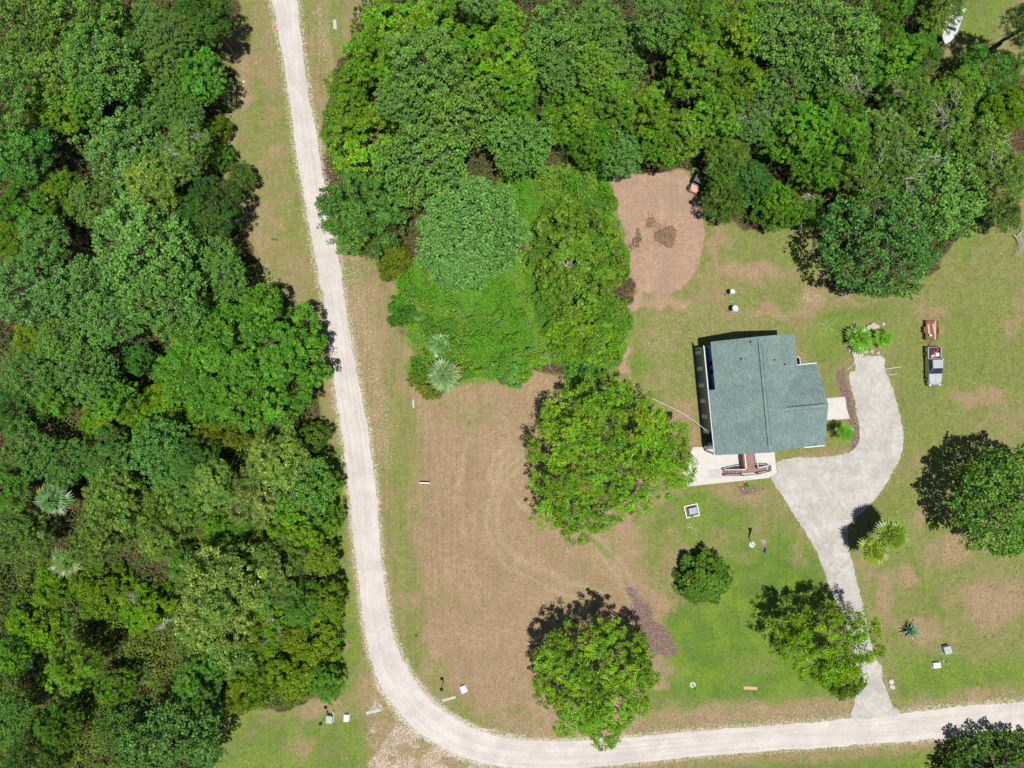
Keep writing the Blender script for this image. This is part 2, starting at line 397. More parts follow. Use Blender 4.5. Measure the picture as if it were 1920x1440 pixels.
def paint(X, Y):
    w = wob(X, Y); w2 = wob(X*2.3, Y*2.3, 2.0); w3 = wob(X*5, Y*5, 4.0)
    wx = X + .5*w2 + .2*w3; wy = Y + .5*wob(X*2.3, Y*2.3, 5.0)
    def poly(pts, soft=.8):
        d = sdist(wx, wy, P2(pts)); return 1/(1+np.exp(np.clip(d/soft*3, -30, 30)))
    def line(pts, wd, soft=.4):
        d = ldist(X+.1*w2, Y+.1*w2, P2(pts)); return 1/(1+np.exp(np.clip((d-wd)/soft*3, -30, 30)))
    def blob(px, py, rx, ry, ang=0, soft=.5):
        cx, cy = (px-960)/SC, (720-py)/SC; c, s = math.cos(R(ang)), math.sin(R(ang))
        dx, dy = wx-cx, wy-cy
        d = np.sqrt(((dx*c+dy*s)/(rx/SC))**2 + ((-dx*s+dy*c)/(ry/SC))**2)
        return 1/(1+np.exp(np.clip((d-1)/soft*4, -30, 30)))
    green = np.full(X.shape, .72) + .16*w; lush = np.full(X.shape, .12) + .1*w2
    dirt = np.zeros(X.shape); litter = np.zeros(X.shape); spk = np.full(X.shape, .16); mulch = np.zeros(X.shape); track = np.zeros(X.shape); streak = np.full(X.shape, .35)
    def sett(a, v, m): a += (v - a)*m
    # road verges
    dl = ldist(X, Y, P2(L_EDGE)); dr = ldist(X, Y, P2(R_EDGE))
    # west verge
    sett(green, .62, line([(475,0),(480,250),(520,450),(585,620)], 3.0, 1.5))
    sett(green, .88, line([(478,110),(482,190),(470,300)], .7, 1.2)); sett(lush, .55, line([(478,110),(482,190)], .7, 1.2))
    sett(green, .35, blob(460,150,18,60)); sett(green, .40, blob(505,110,25,60)); sett(green,.38,blob(530,550,25,70,-15))
    sett(green, .45, blob(480,420,30,50))
    west_low = poly([(600,830),(650,830),(672,1060),(690,1200),(660,1300),(600,1320),(590,1000)], 1.2)
    sett(green, 1.0, west_low); sett(lush, .75, west_low*.9)
    sett(green, .55, line([(655,860),(662,1000),(676,1150),(690,1240)], .9, .8)); sett(lush, .1, line([(662,1000),(676,1150)], .9, .8))
    # south-west corner lawn
    swl = poly([(350,1460),(400,1350),(440,1335),(620,1350),(690,1330),(700,1470),(680,1600),(330,1600)], 1.2)
    sett(green, .9, swl); sett(lush, .62, swl)
    sett(green, .35, blob(600,1330,45,18)); sett(green, .45, blob(560,1400,25,35)); sett(green,.4,blob(700,1300,35,50)); sett(lush,.05,blob(700,1300,35,60))
    gv = poly([(700,1290),(730,1330),(770,1372),(830,1410),(890,1432),(960,1446),(960,1500),(700,1500),(690,1350)], 1.5)
    sett(green, .30, gv); sett(lush, 0, gv); sett(spk, .92, gv*(.75+.3*w2).clip(0, 1))
    # strip between road and field
    st = poly([(620,0),(700,-40),(660,100),(605,200),(610,330),(650,450),(735,490),(760,640),(790,800),(800,1100),(840,1270),(760,1220),(722,1080),(710,900),(672,690),(640,500),(600,300),(570,80)], 1.0)
    sett(green, .50, st); sett(lush, .02, st)
    sett(green, .22, line([(678,560),(700,700),(715,800)], 1.6, 2)); sett(spk, .62, line([(600,30),(612,110),(640,330),(662,480),(690,620),(715,760),(722,860)], 1.3, 1.4))
    sett(green, .85, line([(755,800),(752,900),(752,1000),(765,1100),(778,1190)], 1.0, 2)); sett(lush, .25, line([(752,900),(765,1100),(778,1190)], 1.0, 1.8))
    sett(green, .78, line([(625,20),(632,70),(655,130)], 1.0, 1.6)); sett(lush, .4, line([(625,20),(632,70),(655,130)], .8, 1.6))
    sett(green, .7, line([(735,700),(745,800)], 1.4, 2)); 
    sett(green, .72, poly([(770,1080),(815,1080),(815,1200),(870,1290),(900,1320),(930,1350),(890,1350),(820,1290),(775,1210)], 1.8))
    sett(lush, .35, blob(785,1190,15,70)); 
    sett(streak, 1.0, st); sett(streak, .8, poly([(700,-40),(900,700),(860,1200),(780,1250),(600,0)], 2))
    # brown mown field
    f = poly(FIELD, 1.3)
    sett(green, .06 + .06*w, f); sett(lush, 0, f); sett(spk, .16, f)
    sett(green, .50, blob(880,770,60,40)*.8); sett(green, .48, blob(1130,1010,60,25,-20)*.9)
    sett(green, .08, blob(850,960,45,80)*.8); sett(mulch, .28, blob(850,950,45,70)*.7)
    sett(mulch, .25, blob(960,1190,90,16,-5)*.8); sett(mulch, .22, blob(930,1105,70,10,12)); sett(mulch, .2, blob(1000,1150,80,14,8))
    sett(green, .55, blob(1080,1115,70,8,12)*.8); sett(green, .6, blob(985,1345,30,20))
    sett(green, .45, line([(1000,1095),(1060,1085),(1140,1045)], .3, .5))
    for tr in ([(985,842),(955,835),(932,850),(921,870),(919,890),(925,912)], [(985,852),(958,852),(938,872),(934,890)],
               [(985,850),(955,872),(930,905),(917,945),(914,985),(922,1020),(945,1055),(985,1082),(1040,1108),(1100,1125)],
               [(982,872),(955,895),(940,925),(932,960),(935,995),(948,1025),(970,1048),(1010,1066),(1070,1092),(1130,1115)],
               [(1080,1000),(1120,1030),(1145,1060),(1165,1100),(1180,1130)], [(1108,995),(1140,1025),(1165,1055),(1182,1085),(1200,1120)],
               [(860,905),(868,870),(880,820)], [(940,900),(975,945),(990,960)]):
        m = line(tr, .15, .42)
        sett(track, .5, m); sett(mulch, 0, m)
    sett(green, .75, line([(1092,995),(1125,1022),(1150,1052)], .35, .4)*.8); sett(lush, .5, line([(1092,995),(1140,1040)], .35, .4))
    sett(mulch, .85, poly([(1165,1098),(1185,1100),(1215,1130),(1250,1175),(1270,1210),(1268,1232),(1240,1236),(1215,1215),(1190,1180)], .9))
    # lawn south of the house
    l = poly(LAWN, 2.0)
    sett(green, 1.0 + .1*w, l); sett(lush, .7 + .2*w, l)
    for b_ in ((1300,1195,60,60),(1395,1190,70,40),(1460,1120,70,30),(1300,940,30,15),(1400,1060,60,18),(1245,1290,40,18),(1400,1290,110,26),(1520,1300,60,20),(1210,1330,40,20)):
        sett(green, 1.1, blob(*b_)); sett(lush, .85, blob(*b_))
    sett(green, .46, blob(1385,925,60,14,-6)); sett(lush,0,blob(1385,925,60,18)); sett(green, .6, blob(1350,1000,22,20)); sett(green, .6, blob(1500,1020,16,34,-25)); sett(green,.5,blob(1420,935,45,12)); sett(green,.62,blob(1390,1045,30,16))
    sett(green, .38, blob(1265,1060,25,60)); sett(green, .25, blob(1240,1265,22,30))
    sett(green, .72, blob(1460,980,45,35)*.8)
    # band north of the south road
    nb = line([(930,1375),(1100,1368),(1240,1352),(1420,1338),(1600,1322)], 1.5, 1.6)
    sett(green, .26, nb); sett(lush, 0, nb); sett(spk, .45, nb)
    nb2 = line([(1720,1312),(1800,1300),(1920,1292),(2050,1285)], 1.4, 1.6)
    sett(green, .24, nb2); sett(lush, 0, nb2); sett(spk, .5, nb2)
    # south of road
    sr = poly([(1000,1450),(1300,1425),(1640,1402),(2060,1360),(2060,1700),(1000,1700)], 1.2)
    sett(green, .98, sr); sett(lush, .7, sr)
    sett(green, .40, line([(1120,1448),(1400,1422),(1640,1407),(1920,1378)], .8, 1.0)); sett(lush, 0, line([(1120,1448),(1400,1422),(1640,1407),(1920,1378)], .8, 1.0))
    # dirt
    d0 = sdist(X+.15*w2+.08*w3, Y+.15*w2, P2(DIRT)); d = 1/(1+np.exp(np.clip(d0/.35*3, -30, 30))); sett(dirt, 1, d); d2 = poly(DIRT2, .5); sett(dirt, 1, d2)
    sett(dirt, .55, blob(1235,565,60,14)); sett(mulch, .45, blob(1265,520,40,16,20)*.8)
    sett(green, .95, line([(1296,352),(1322,400),(1330,450),(1316,490)], 1.0, 1.2)); sett(lush, .45, line([(1300,352),(1326,400),(1336,450)], .9, 1.2))
    # yard north and west of house
    sett(green, .52, poly([(1230,600),(1300,590),(1480,600),(1540,560),(1500,480),(1360,500),(1330,560)], 2)); sett(spk, .40, poly([(1190,600),(1300,560),(1480,590),(1300,830),(1230,740)], 2))
    for b_ in ((1400,480,70,20),(1480,500,60,30),(1460,440,60,18),(1440,560,50,25)):
        sett(green, .95, blob(*b_)*.8); sett(lush, .35, blob(*b_)*.7)
    sett(green, .16, blob(1410,510,70,13,-5)*.9); sett(green,.16,blob(1520,560,20,22)); sett(spk,.75,blob(1520,560,20,18)); sett(green,.2,blob(1345,450,20,30)); sett(green,.2,blob(1485,520,12,22)); sett(green,.2,blob(1460,585,60,10)); sett(spk,.6,blob(1550,620,16,25)*.8)
    ngl = poly([(1540,600),(1640,560),(1720,580),(1700,620),(1600,615),(1560,690),(1520,660)], 1.5)
    sett(green, 1.0, ngl); sett(lush, .65, ngl)
    sett(green, .95, blob(1200,680,14,25)); sett(lush,.6,blob(1200,680,14,22))
    sett(green, .95, blob(1205,590,12,20)); sett(green,.8,blob(1240,740,16,25)); sett(green,.22,blob(1275,780,20,30)); sett(green,.25,blob(1300,830,14,18))
    sett(green, .35, blob(1545,870,70,10)); sett(green, .2, blob(1580,870,50,14,5))
    sett(green, .9, blob(1570,810,18,22)); sett(lush,.4,blob(1570,800,18,22))
    # east field
    ef = poly([(1660,560),(1800,520),(2060,480),(2060,1290),(1700,1300),(1640,1100),(1600,1000),(1700,860),(1690,740)], 2)
    sett(green, .80 + .16*w, ef); sett(lush, .22, ef); sett(spk, .24, ef)
    for b_ in ((1700,760,22,60),(1830,640,50,60),(1800,600,30,20),(1770,700,30,60),(1680,960,16,30,-50)):
        sett(green, .95, blob(*b_)*.85); sett(lush, .4, blob(*b_)*.7)
    for b_ in ((1900,600,25,40),(1750,600,20,22),(1850,1000,60,30),(1780,1030,40,30),(1860,1130,60,60),(1720,1180,40,25),(1830,740,60,18),(1700,1080,30,22),(1660,1130,18,60)):
        sett(green, .16, blob(*b_)*.85)
    sett(green, 1.05, line([(1668,950),(1700,1020),(1720,1070),(1745,1120),(1768,1155)], .35, .6)); sett(lush, .6, line([(1668,950),(1700,1020),(1720,1070),(1745,1120),(1768,1155)], .35, .6))
    sett(green, .95, blob(1870,560,50,50)*.6); sett(lush, .5, blob(1815,450,15,60,-10)); sett(green,1,blob(1815,450,15,60,-10))
    sell = poly([(1676,1240),(1740,1235),(1850,1245),(2060,1220),(2060,1270),(1920,1278),(1800,1290),(1720,1300),(1690,1315)], 1.3)
    sett(green, 1.05, sell); sett(lush, .72, sell)
    ne = poly([(1765,130),(1800,60),(1800,-200),(1990,-200),(1860,60),(1830,110)], 1)
    sett(green, .95, ne); sett(lush, .6, ne); sett(green, .3, blob(1790,100,20,14)); sett(green,.3,blob(1787,75,8,14))
    # litter under trees
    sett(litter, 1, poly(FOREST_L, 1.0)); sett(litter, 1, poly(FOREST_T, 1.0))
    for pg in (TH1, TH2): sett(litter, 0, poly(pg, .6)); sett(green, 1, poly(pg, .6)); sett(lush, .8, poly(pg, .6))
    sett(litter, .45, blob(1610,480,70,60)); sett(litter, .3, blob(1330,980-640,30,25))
    sett(litter, .35, blob(690,25,25,18)*.9); 
    sett(mulch, .9, line([(1577,700),(1582,730),(1592,760),(1600,800),(1610,830),(1600,850)], .75, .6)); sett(mulch, .45, line([(1585,690),(1600,735),(1607,790)], .5, .4))
    sett(mulch, .7, blob(1401,912,20,10))
    # pale gravel fringe at road edges
    dd = np.minimum(dl, dr)
    sett(spk, .86, np.exp(-(dd/.75)**2)*.9)
    dv = np.abs(sdist(X, Y, P2(DRIVE)))
    sett(spk, .6, np.exp(-(dv/.5)**2)*.8)
    sett(spk, 1.0, blob(1670,1283,9,14)); sett(spk,.8,blob(1300,990,10,14)*.9); sett(spk, .6, blob(1188+50,640,20,30)*.6)
    return dict(green=green, lush=np.clip(lush, 0, 1), dirt=dirt, litter=litter, spk=np.clip(spk, 0, 1), mulch=mulch, track=track, streak=streak)

xs = np.concatenate([[-2500,-900,-400,-220,-140,-105], np.arange(-84, 84.01, .34), [105,140,220,400,900,2500]])
ys = np.concatenate([[-2500,-900,-400,-220,-140,-95], np.arange(-63, 63.01, .34), [95,140,220,400,900,2500]])
GX, GY = np.meshgrid(xs, ys)
Pm = paint(GX.ravel(), GY.ravel())
nx, ny = len(xs), len(ys)
idx = np.arange(nx*ny).reshape(ny, nx)
GF = np.stack([idx[:-1,:-1], idx[:-1,1:], idx[1:,1:], idx[1:,:-1]], -1).reshape(-1, 4)
gz = .03*wob(GX.ravel()*3, GY.ravel()*3, 1.0)*0
GV = np.stack([GX.ravel(), GY.ravel(), gz], -1)
gme = fast_mesh('ground', GV, GF, M_ground, {'maskA': np.stack([Pm['green'], Pm['lush'], Pm['dirt']], -1),
                                            'maskB': np.stack([Pm['litter'], Pm['spk'], Pm['mulch']], -1),
                                            'maskC': np.stack([Pm['track'], Pm['streak'], Pm['track']*0], -1)})
tag(link('ground', gme), kind='structure')

# ------------------------------------------------------------------ road, drive, slabs
def resample(pts, step):
    p = np.asarray(pts, float); out = []
    n = len(p)
    for i in range(n-1):
        p0 = p[max(0, i-1)]; p1 = p[i]; p2 = p[i+1]; p3 = p[min(n-1, i+2)]
        k = max(1, int(np.linalg.norm(p2-p1)/step))
        for j in range(k):
            t = j/k
            out.append(.5*((2*p1) + (-p0+p2)*t + (2*p0-5*p1+4*p2-p3)*t*t + (-p0+3*p1-3*p2+p3)*t**3))
    out.append(p[-1])
    return np.array(out)
def arc_resample(pts, n):
    d = np.concatenate([[0], np.cumsum(np.linalg.norm(np.diff(pts, axis=0), axis=1))])
    t = np.linspace(0, d[-1], n)
    return np.stack([np.interp(t, d, pts[:, 0]), np.interp(t, d, pts[:, 1])], -1), t
rr = np.random.default_rng(11)
Lp, Rp = resample(P2(L_EDGE), .3), resample(P2(R_EDGE), .3)
NR = 900
# pair points edge by edge so that the ribbon stays square
seg = np.linspace(0, 1, NR)
Lr, tt = arc_resample(Lp, NR); 
# nearest point on right edge by parameter of control points
def param_resample(pts, step_n):
    p = P2(pts); out = []
    n = len(p)
    for s in np.linspace(0, n-1-1e-6, step_n):
        i = int(s); t = s-i
        p0 = p[max(0, i-1)]; p1 = p[i]; p2 = p[i+1]; p3 = p[min(n-1, i+2)]
        out.append(.5*((2*p1) + (-p0+p2)*t + (2*p0-5*p1+4*p2-p3)*t*t + (-p0+3*p1-3*p2+p3)*t**3))
    return np.array(out)
Lr = param_resample(L_EDGE, NR); Rr = param_resample(R_EDGE, NR)
acr = (Rr - Lr) / np.linalg.norm(Rr-Lr, axis=1)[:, None]
def jit(n, a):
    j = rr.normal(0, 1, n); k = np.convolve(rr.normal(0, 1, n), np.ones(7)/7, 'same')*2
    return (j*.45 + k*.75)*a
Lr = Lr + acr*jit(NR, .11)[:, None]; Rr = Rr + acr*jit(NR, .11)[:, None]
cross = np.linspace(0, 1, 7)
RV = []; RC = []
dlen = np.concatenate([[0], np.cumsum(np.linalg.norm(np.diff((Lr+Rr)/2, axis=0), axis=1))])
for i in range(NR):
    for c in cross:
        q = Lr[i]*(1-c) + Rr[i]*c
        RV.append((q[0], q[1], .010 + .02*math.sin(PI*c))); RC.append((c, dlen[i]*.05, 0))
idx = np.arange(NR*7).reshape(NR, 7)
RF = np.stack([idx[:-1,:-1], idx[:-1,1:], idx[1:,1:], idx[1:,:-1]], -1).reshape(-1, 4)
RF = RF[:, ::1]
tag(link('gravel_road', fast_mesh('gravel_road', RV, RF, M_road, {'lane': np.array(RC)}, smooth=True)), kind='structure')

def sheet(name, pts, z, mat, jitter=0.1, step=.3, lane=True):
    p = resample(np.vstack([P2(pts), P2(pts[:1])]), step)[:-1] if jitter > 0 else P2(pts)
    if jitter > 0:
        p = p + rr.normal(0, jitter, p.shape)
    v = [Vector((a, b, 0)) for a, b in p]
    tris = tessellate_polygon([v])
    V = [(a, b, z) for a, b in p]
    F = []
    for t in tris:
        a, b, c = (v[i] for i in t)
        F.append(t if (b-a).cross(c-a).z > 0 else (t[0], t[2], t[1]))
    me = bpy.data.meshes.new(name); me.from_pydata(V, [], F); me.materials.append(mat); me.update()
    return tag(link(name, me), kind='structure')
M_drive2 = M_drive
sheet('gravel_driveway', DRIVE, .036, M_drive2, .06)
def slab(name, pts, z, mat, kind='structure'):
    mb = MB(); p = P2(pts)[::-1]
    mb.prism([tuple(q) for q in p], -.05, z)
    o = mb.build(name, mat); tag(o, kind=kind); return o
slab('concrete_patio', PATIO, .07, M_concrete)
slab('concrete_walk', WALK, .075, M_concrete)
slab('grey_concrete_pad', [(1325,881),(1354,878),(1356,896),(1328,898)], .078, M_concgrey)

# ------------------------------------------------------------------ small ground stuff: stones and tufts
def scatter_pts(n, x0, x1, y0, y1, dens, rng):
    X = rng.uniform(x0, x1, n); Y = rng.uniform(y0, y1, n)
    p = paint(X, Y); k = rng.uniform(0, 1, n) < dens(p)
    return X[k], Y[k], {a: b[k] for a, b in p.items()}
rs = np.random.default_rng(21)
pts = []
for E, sgn in ((Lr, -1), (Rr, 1)):
    k = rs.integers(0, NR, 9000)
    off = np.abs(rs.normal(0, .36, 9000)) * sgn
    q = E[k] + acr[k]*off[:, None] + rs.normal(0, .12, (9000, 2))
    pts.append(q)
X, Y, p = scatter_pts(26000, -20, 2, -56, -40, lambda p: (p['spk'] > .6)*.9, rs)
pts.append(np.stack([X, Y], -1))
X, Y, p = scatter_pts(40000, -40, 70, -50, 55, lambda p: ((p['spk'] > .5) & (p['litter'] < .3))*.25, rs)
pts.append(np.stack([X, Y], -1))
pts = np.vstack(pts)
def stones(pts, rng, smin, smax):
    n = len(pts); s = rng.uniform(smin, smax, n)
    a = rng.uniform(0, 2*PI, n)
    base = np.array([(1,0,0),(-.5,.87,0),(-.5,-.87,0),(.1,0,.7)])
    V = np.zeros((n, 4, 3))
    for i in range(4):
        bx, by, bz = base[i]
        V[:, i, 0] = pts[:, 0] + s*(bx*np.cos(a) - by*np.sin(a))
        V[:, i, 1] = pts[:, 1] + s*(bx*np.sin(a) + by*np.cos(a))
        V[:, i, 2] = .0 + s*bz
    F = np.array([(0,1,3),(1,2,3),(2,0,3)])[None] + (np.arange(n)*4)[:, None, None]
    return V.reshape(-1, 3), F.reshape(-1, 3)
V, F = stones(pts, rs, .025, .085)
M_stone = simple('limestone_chips', (.54, .49, .44), .9, var=.2, scale=1.5)
tag(link('gravel_stones', fast_mesh('gravel_stones', V, F, M_stone)), 'loose pale limestone chips scattered along the edges of the gravel road', 'gravel', kind='stuff')
def blades(X, Y, C, rng, size, z0=0.0, n=3):
    m = len(X); V = np.zeros((m, n*3, 3)); Cc = np.repeat(C[:, None, :], n*3, 1)
    for i in range(n):
        a = rng.uniform(0, 2*PI, m); L = size*rng.uniform(.6, 1.3, m); w = L*.28
        dx, dy = np.cos(a), np.sin(a)
        V[:, i*3, 0] = X - dy*w; V[:, i*3, 1] = Y + dx*w; V[:, i*3, 2] = z0
        V[:, i*3+1, 0] = X + dy*w; V[:, i*3+1, 1] = Y - dx*w; V[:, i*3+1, 2] = z0
        V[:, i*3+2, 0] = X + dx*L; V[:, i*3+2, 1] = Y + dy*L; V[:, i*3+2, 2] = z0 + L*rng.uniform(.2, .7, m)
    F = (np.arange(m*n*3)).reshape(-1, 3)
    return V.reshape(-1, 3), F, Cc.reshape(-1, 3)
roadpoly = np.vstack([P2(L_EDGE), P2(R_EDGE)[::-1]])
X, Y, p = scatter_pts(240000, -62, 80, -58, 56, lambda p: ((p['litter'] < .4) & (p['dirt'] < .4) & (p['mulch'] < .6))*.75, rs)
k = (sdist(X, Y, roadpoly) > .1) & (sdist(X, Y, P2(DRIVE)) > rs.normal(-.1, .17, len(X))) & (sdist(X, Y, P2(PATIO)) > .05) & (sdist(X, Y, P2(WALK)) > .05)
X, Y = X[k], Y[k]; p = {a: b[k] for a, b in p.items()}
g = p['green'] + .35*wob(X*6, Y*6, 3.3) + rs.normal(0, .2, len(X)) > .5
C = np.where(g[:, None], np.array([(.30, .37, .09)]), np.where(rs.uniform(0, 1, (len(X), 1)) < .16, np.array([(.66, .57, .38)]), np.array([(.52, .42, .26)])))
lu = (p['lush'] > .4)[:, None] & g[:, None]
C = np.where(lu, np.array([(.20, .36, .04)]), C)
C = C * rs.uniform(.5, 1.3, (len(X), 1))
V, F, Cv = blades(X, Y, C, rs, .155, .0, 2)
M_tuft = leaf_mat('grass_blades', (.8, .8, .8), .2, .15, .8)
tag(link('grass_tufts', fast_mesh('grass_tufts', V, F, M_tuft, Cv)), 'short green and straw coloured grass tufts on the mown ground', 'grass', kind='stuff')

# ------------------------------------------------------------------ foliage generators
def lump(rng, R0, n=14):
    return [(rng.uniform(-R0, R0), rng.uniform(-R0, R0), rng.uniform(.16, .34)*R0, rng.uniform(.4, 1.0)) for _ in range(n)]
def hexpts(rng, R0, s, rfun):
    k = int(R0*1.35/s)+2; out = []
    for i in range(-k, k+1):
        for j in range(-k, k+1):
            x = (i + .5*(j % 2))*s + rng.uniform(-.42, .42)*s; y = j*s*.87 + rng.uniform(-.42, .42)*s
            th = math.atan2(y, x); rho = math.hypot(x, y)/rfun(th)
            if rho < 1: out.append((x, y, rho))
    return np.array(out)
def leaf_quads(rng, c, nrm, L, W, col):
    """rhombus leaves, two triangles folded along the midrib as a quad"""
    n = len(c)
    nrm = nrm/np.linalg.norm(nrm, axis=1)[:, None]
    a = rng.normal(0, 1, (n, 3)); t = a - (a*nrm).sum(1)[:, None]*nrm
    t /= np.linalg.norm(t, axis=1)[:, None]
    b = np.cross(nrm, t)
    L = L[:, None]; W = W[:, None]
    V = np.stack([c - t*L, c + b*W + t*L*.1 , c + t*L, c - b*W + t*L*.1], 1)
    V[:, 1] += nrm*W*.3; V[:, 3] += nrm*W*.3
    F = np.arange(n*4).reshape(n, 4)
    return V.reshape(-1, 3), F, np.repeat(col[:, None], 4, 1).reshape(-1, 3)
def make_rfun(rng, R0, irr=1.0, radii=None):
    if radii is not None:
        ra = np.array(list(radii) + [radii[0]]); an = np.linspace(0, 2*PI, len(ra))
        ph = rng.uniform(0, 6, 3)
        return lambda th: float(np.interp(th % (2*PI), an, ra))*(1 + .05*math.sin(9*th+ph[0]) + .04*math.sin(15*th+ph[1]))
    ph = rng.uniform(0, 2*PI, 5)
    return lambda th: R0*(1 + irr*(.09*math.sin(2*th+ph[0]) + .08*math.sin(3*th+ph[1]) + .06*math.sin(5*th+ph[2]) + .05*math.sin(8*th+ph[3]) + .04*math.sin(13*th+ph[4])))*.93
def crown_broad(seed, R0, Hc, radii=None, lobe=1.45, rc=.40, per=36, leaf=.135, aspect=.55, irr=1.0, gap=.06, tips=None, yellow=.15, sub=15, rough=.55, power=.6):
    """boughs (lobes) over a dome, each carrying sub-clumps of leaves, with deep gaps between boughs"""
    rng = np.random.default_rng(seed)
    rf = make_rfun(rng, R0, irr, radii)
    mx = max(radii) if radii is not None else R0
    rin = lambda t: max(.4, rf(t) - lobe*.55)
    P = hexpts(rng, mx, lobe*1.28, rin)
    k = rng.uniform(0, 1, len(P)) > gap
    P = P[k]
    z = Hc*np.power(np.clip(1-P[:, 2]**2.4, 0, 1), power)*.86 + rng.normal(0, rough, len(P))
    rl = lobe*rng.uniform(.45, 1.25, len(P))
    big = rng.uniform(.72, 1.25, len(P)); hue = rng.normal(0, 1, len(P))
    cen = []; li = []
    for i in range(len(P)):
        m = int(sub*(rl[i]/lobe)**1.6) + 4
        zz = rng.uniform(-.25, 1, m); ph = rng.uniform(0, 2*PI, m); q = np.sqrt(1-np.clip(zz, -1, 1)**2)
        rr_ = rl[i]*rng.uniform(.72, 1.08, m)
        cen.append(np.stack([P[i, 0] + q*np.cos(ph)*rr_, P[i, 1] + q*np.sin(ph)*rr_, z[i] + zz*rr_*.85], 1)); li += [i]*m
    cen = np.vstack(cen); li = np.array(li); n1 = len(cen)
    # deep inner layer
    P2_ = hexpts(rng, mx, lobe*.68, lambda t: rf(t)*.88)
    z2 = Hc*np.power(np.clip(1-P2_[:, 2]**2.4, 0, 1), power)*.5 - 1.6 + rng.normal(0, .35, len(P2_))
    c2 = np.stack([P2_[:, 0], P2_[:, 1], z2], 1)
    ns = int(2*PI*R0/lobe*2.2)
    th = rng.uniform(0, 2*PI, ns); rsk = np.array([rf(t) for t in th])*rng.uniform(.82, 1.0, ns)
    c3 = np.stack([rsk*np.cos(th), rsk*np.sin(th), rng.uniform(-.2, Hc*.45, ns)], 1)
    allc = np.vstack([cen, c2, c3]); na = len(allc)
    nper = np.concatenate([np.full(n1, per), np.full(len(c2), int(per*.8)), np.full(len(c3), int(per*.9))])
    rcs = np.concatenate([np.full(n1, rc), np.full(len(c2), rc*1.5), np.full(len(c3), rc*1.2)])*rng.uniform(.7, 1.25, na)
    bri = np.concatenate([big[li], np.full(na-n1, .85)])*rng.uniform(.8, 1.15, na)
    hu_ = np.concatenate([hue[li], rng.normal(0, 1, na-n1)])*.7 + rng.normal(0, .7, na)
    cidx = np.repeat(np.arange(na), nper); n = len(cidx)
    zz = rng.uniform(-.4, 1, n); ph = rng.uniform(0, 2*PI, n); q = np.sqrt(1-np.clip(zz, -1, 1)**2)
    d = np.stack([q*np.cos(ph), q*np.sin(ph), zz], 1)
    c = allc[cidx] + d*(rcs[cidx]*rng.uniform(.35, 1.08, n))[:, None]*np.array([1, 1, .8])
    nrm = d*.8 + np.array([0, 0, .6]) + rng.normal(0, .45, (n, 3))
    tint = bri[cidx]*rng.uniform(.62, 1.35, n)
    col = np.stack([tint*(1 + yellow*hu_[cidx] + rng.uniform(0, yellow, n)), tint, tint*rng.uniform(.8, 1.3, n)], 1)
    if tips is not None:
        k = rng.uniform(0, 1, n) < tips[0]
        col[k] *= np.array(tips[1])
    L = leaf*rng.uniform(.65, 1.4, n)
    return leaf_quads(rng, c, nrm, L, L*aspect, np.clip(col, .05, 4))
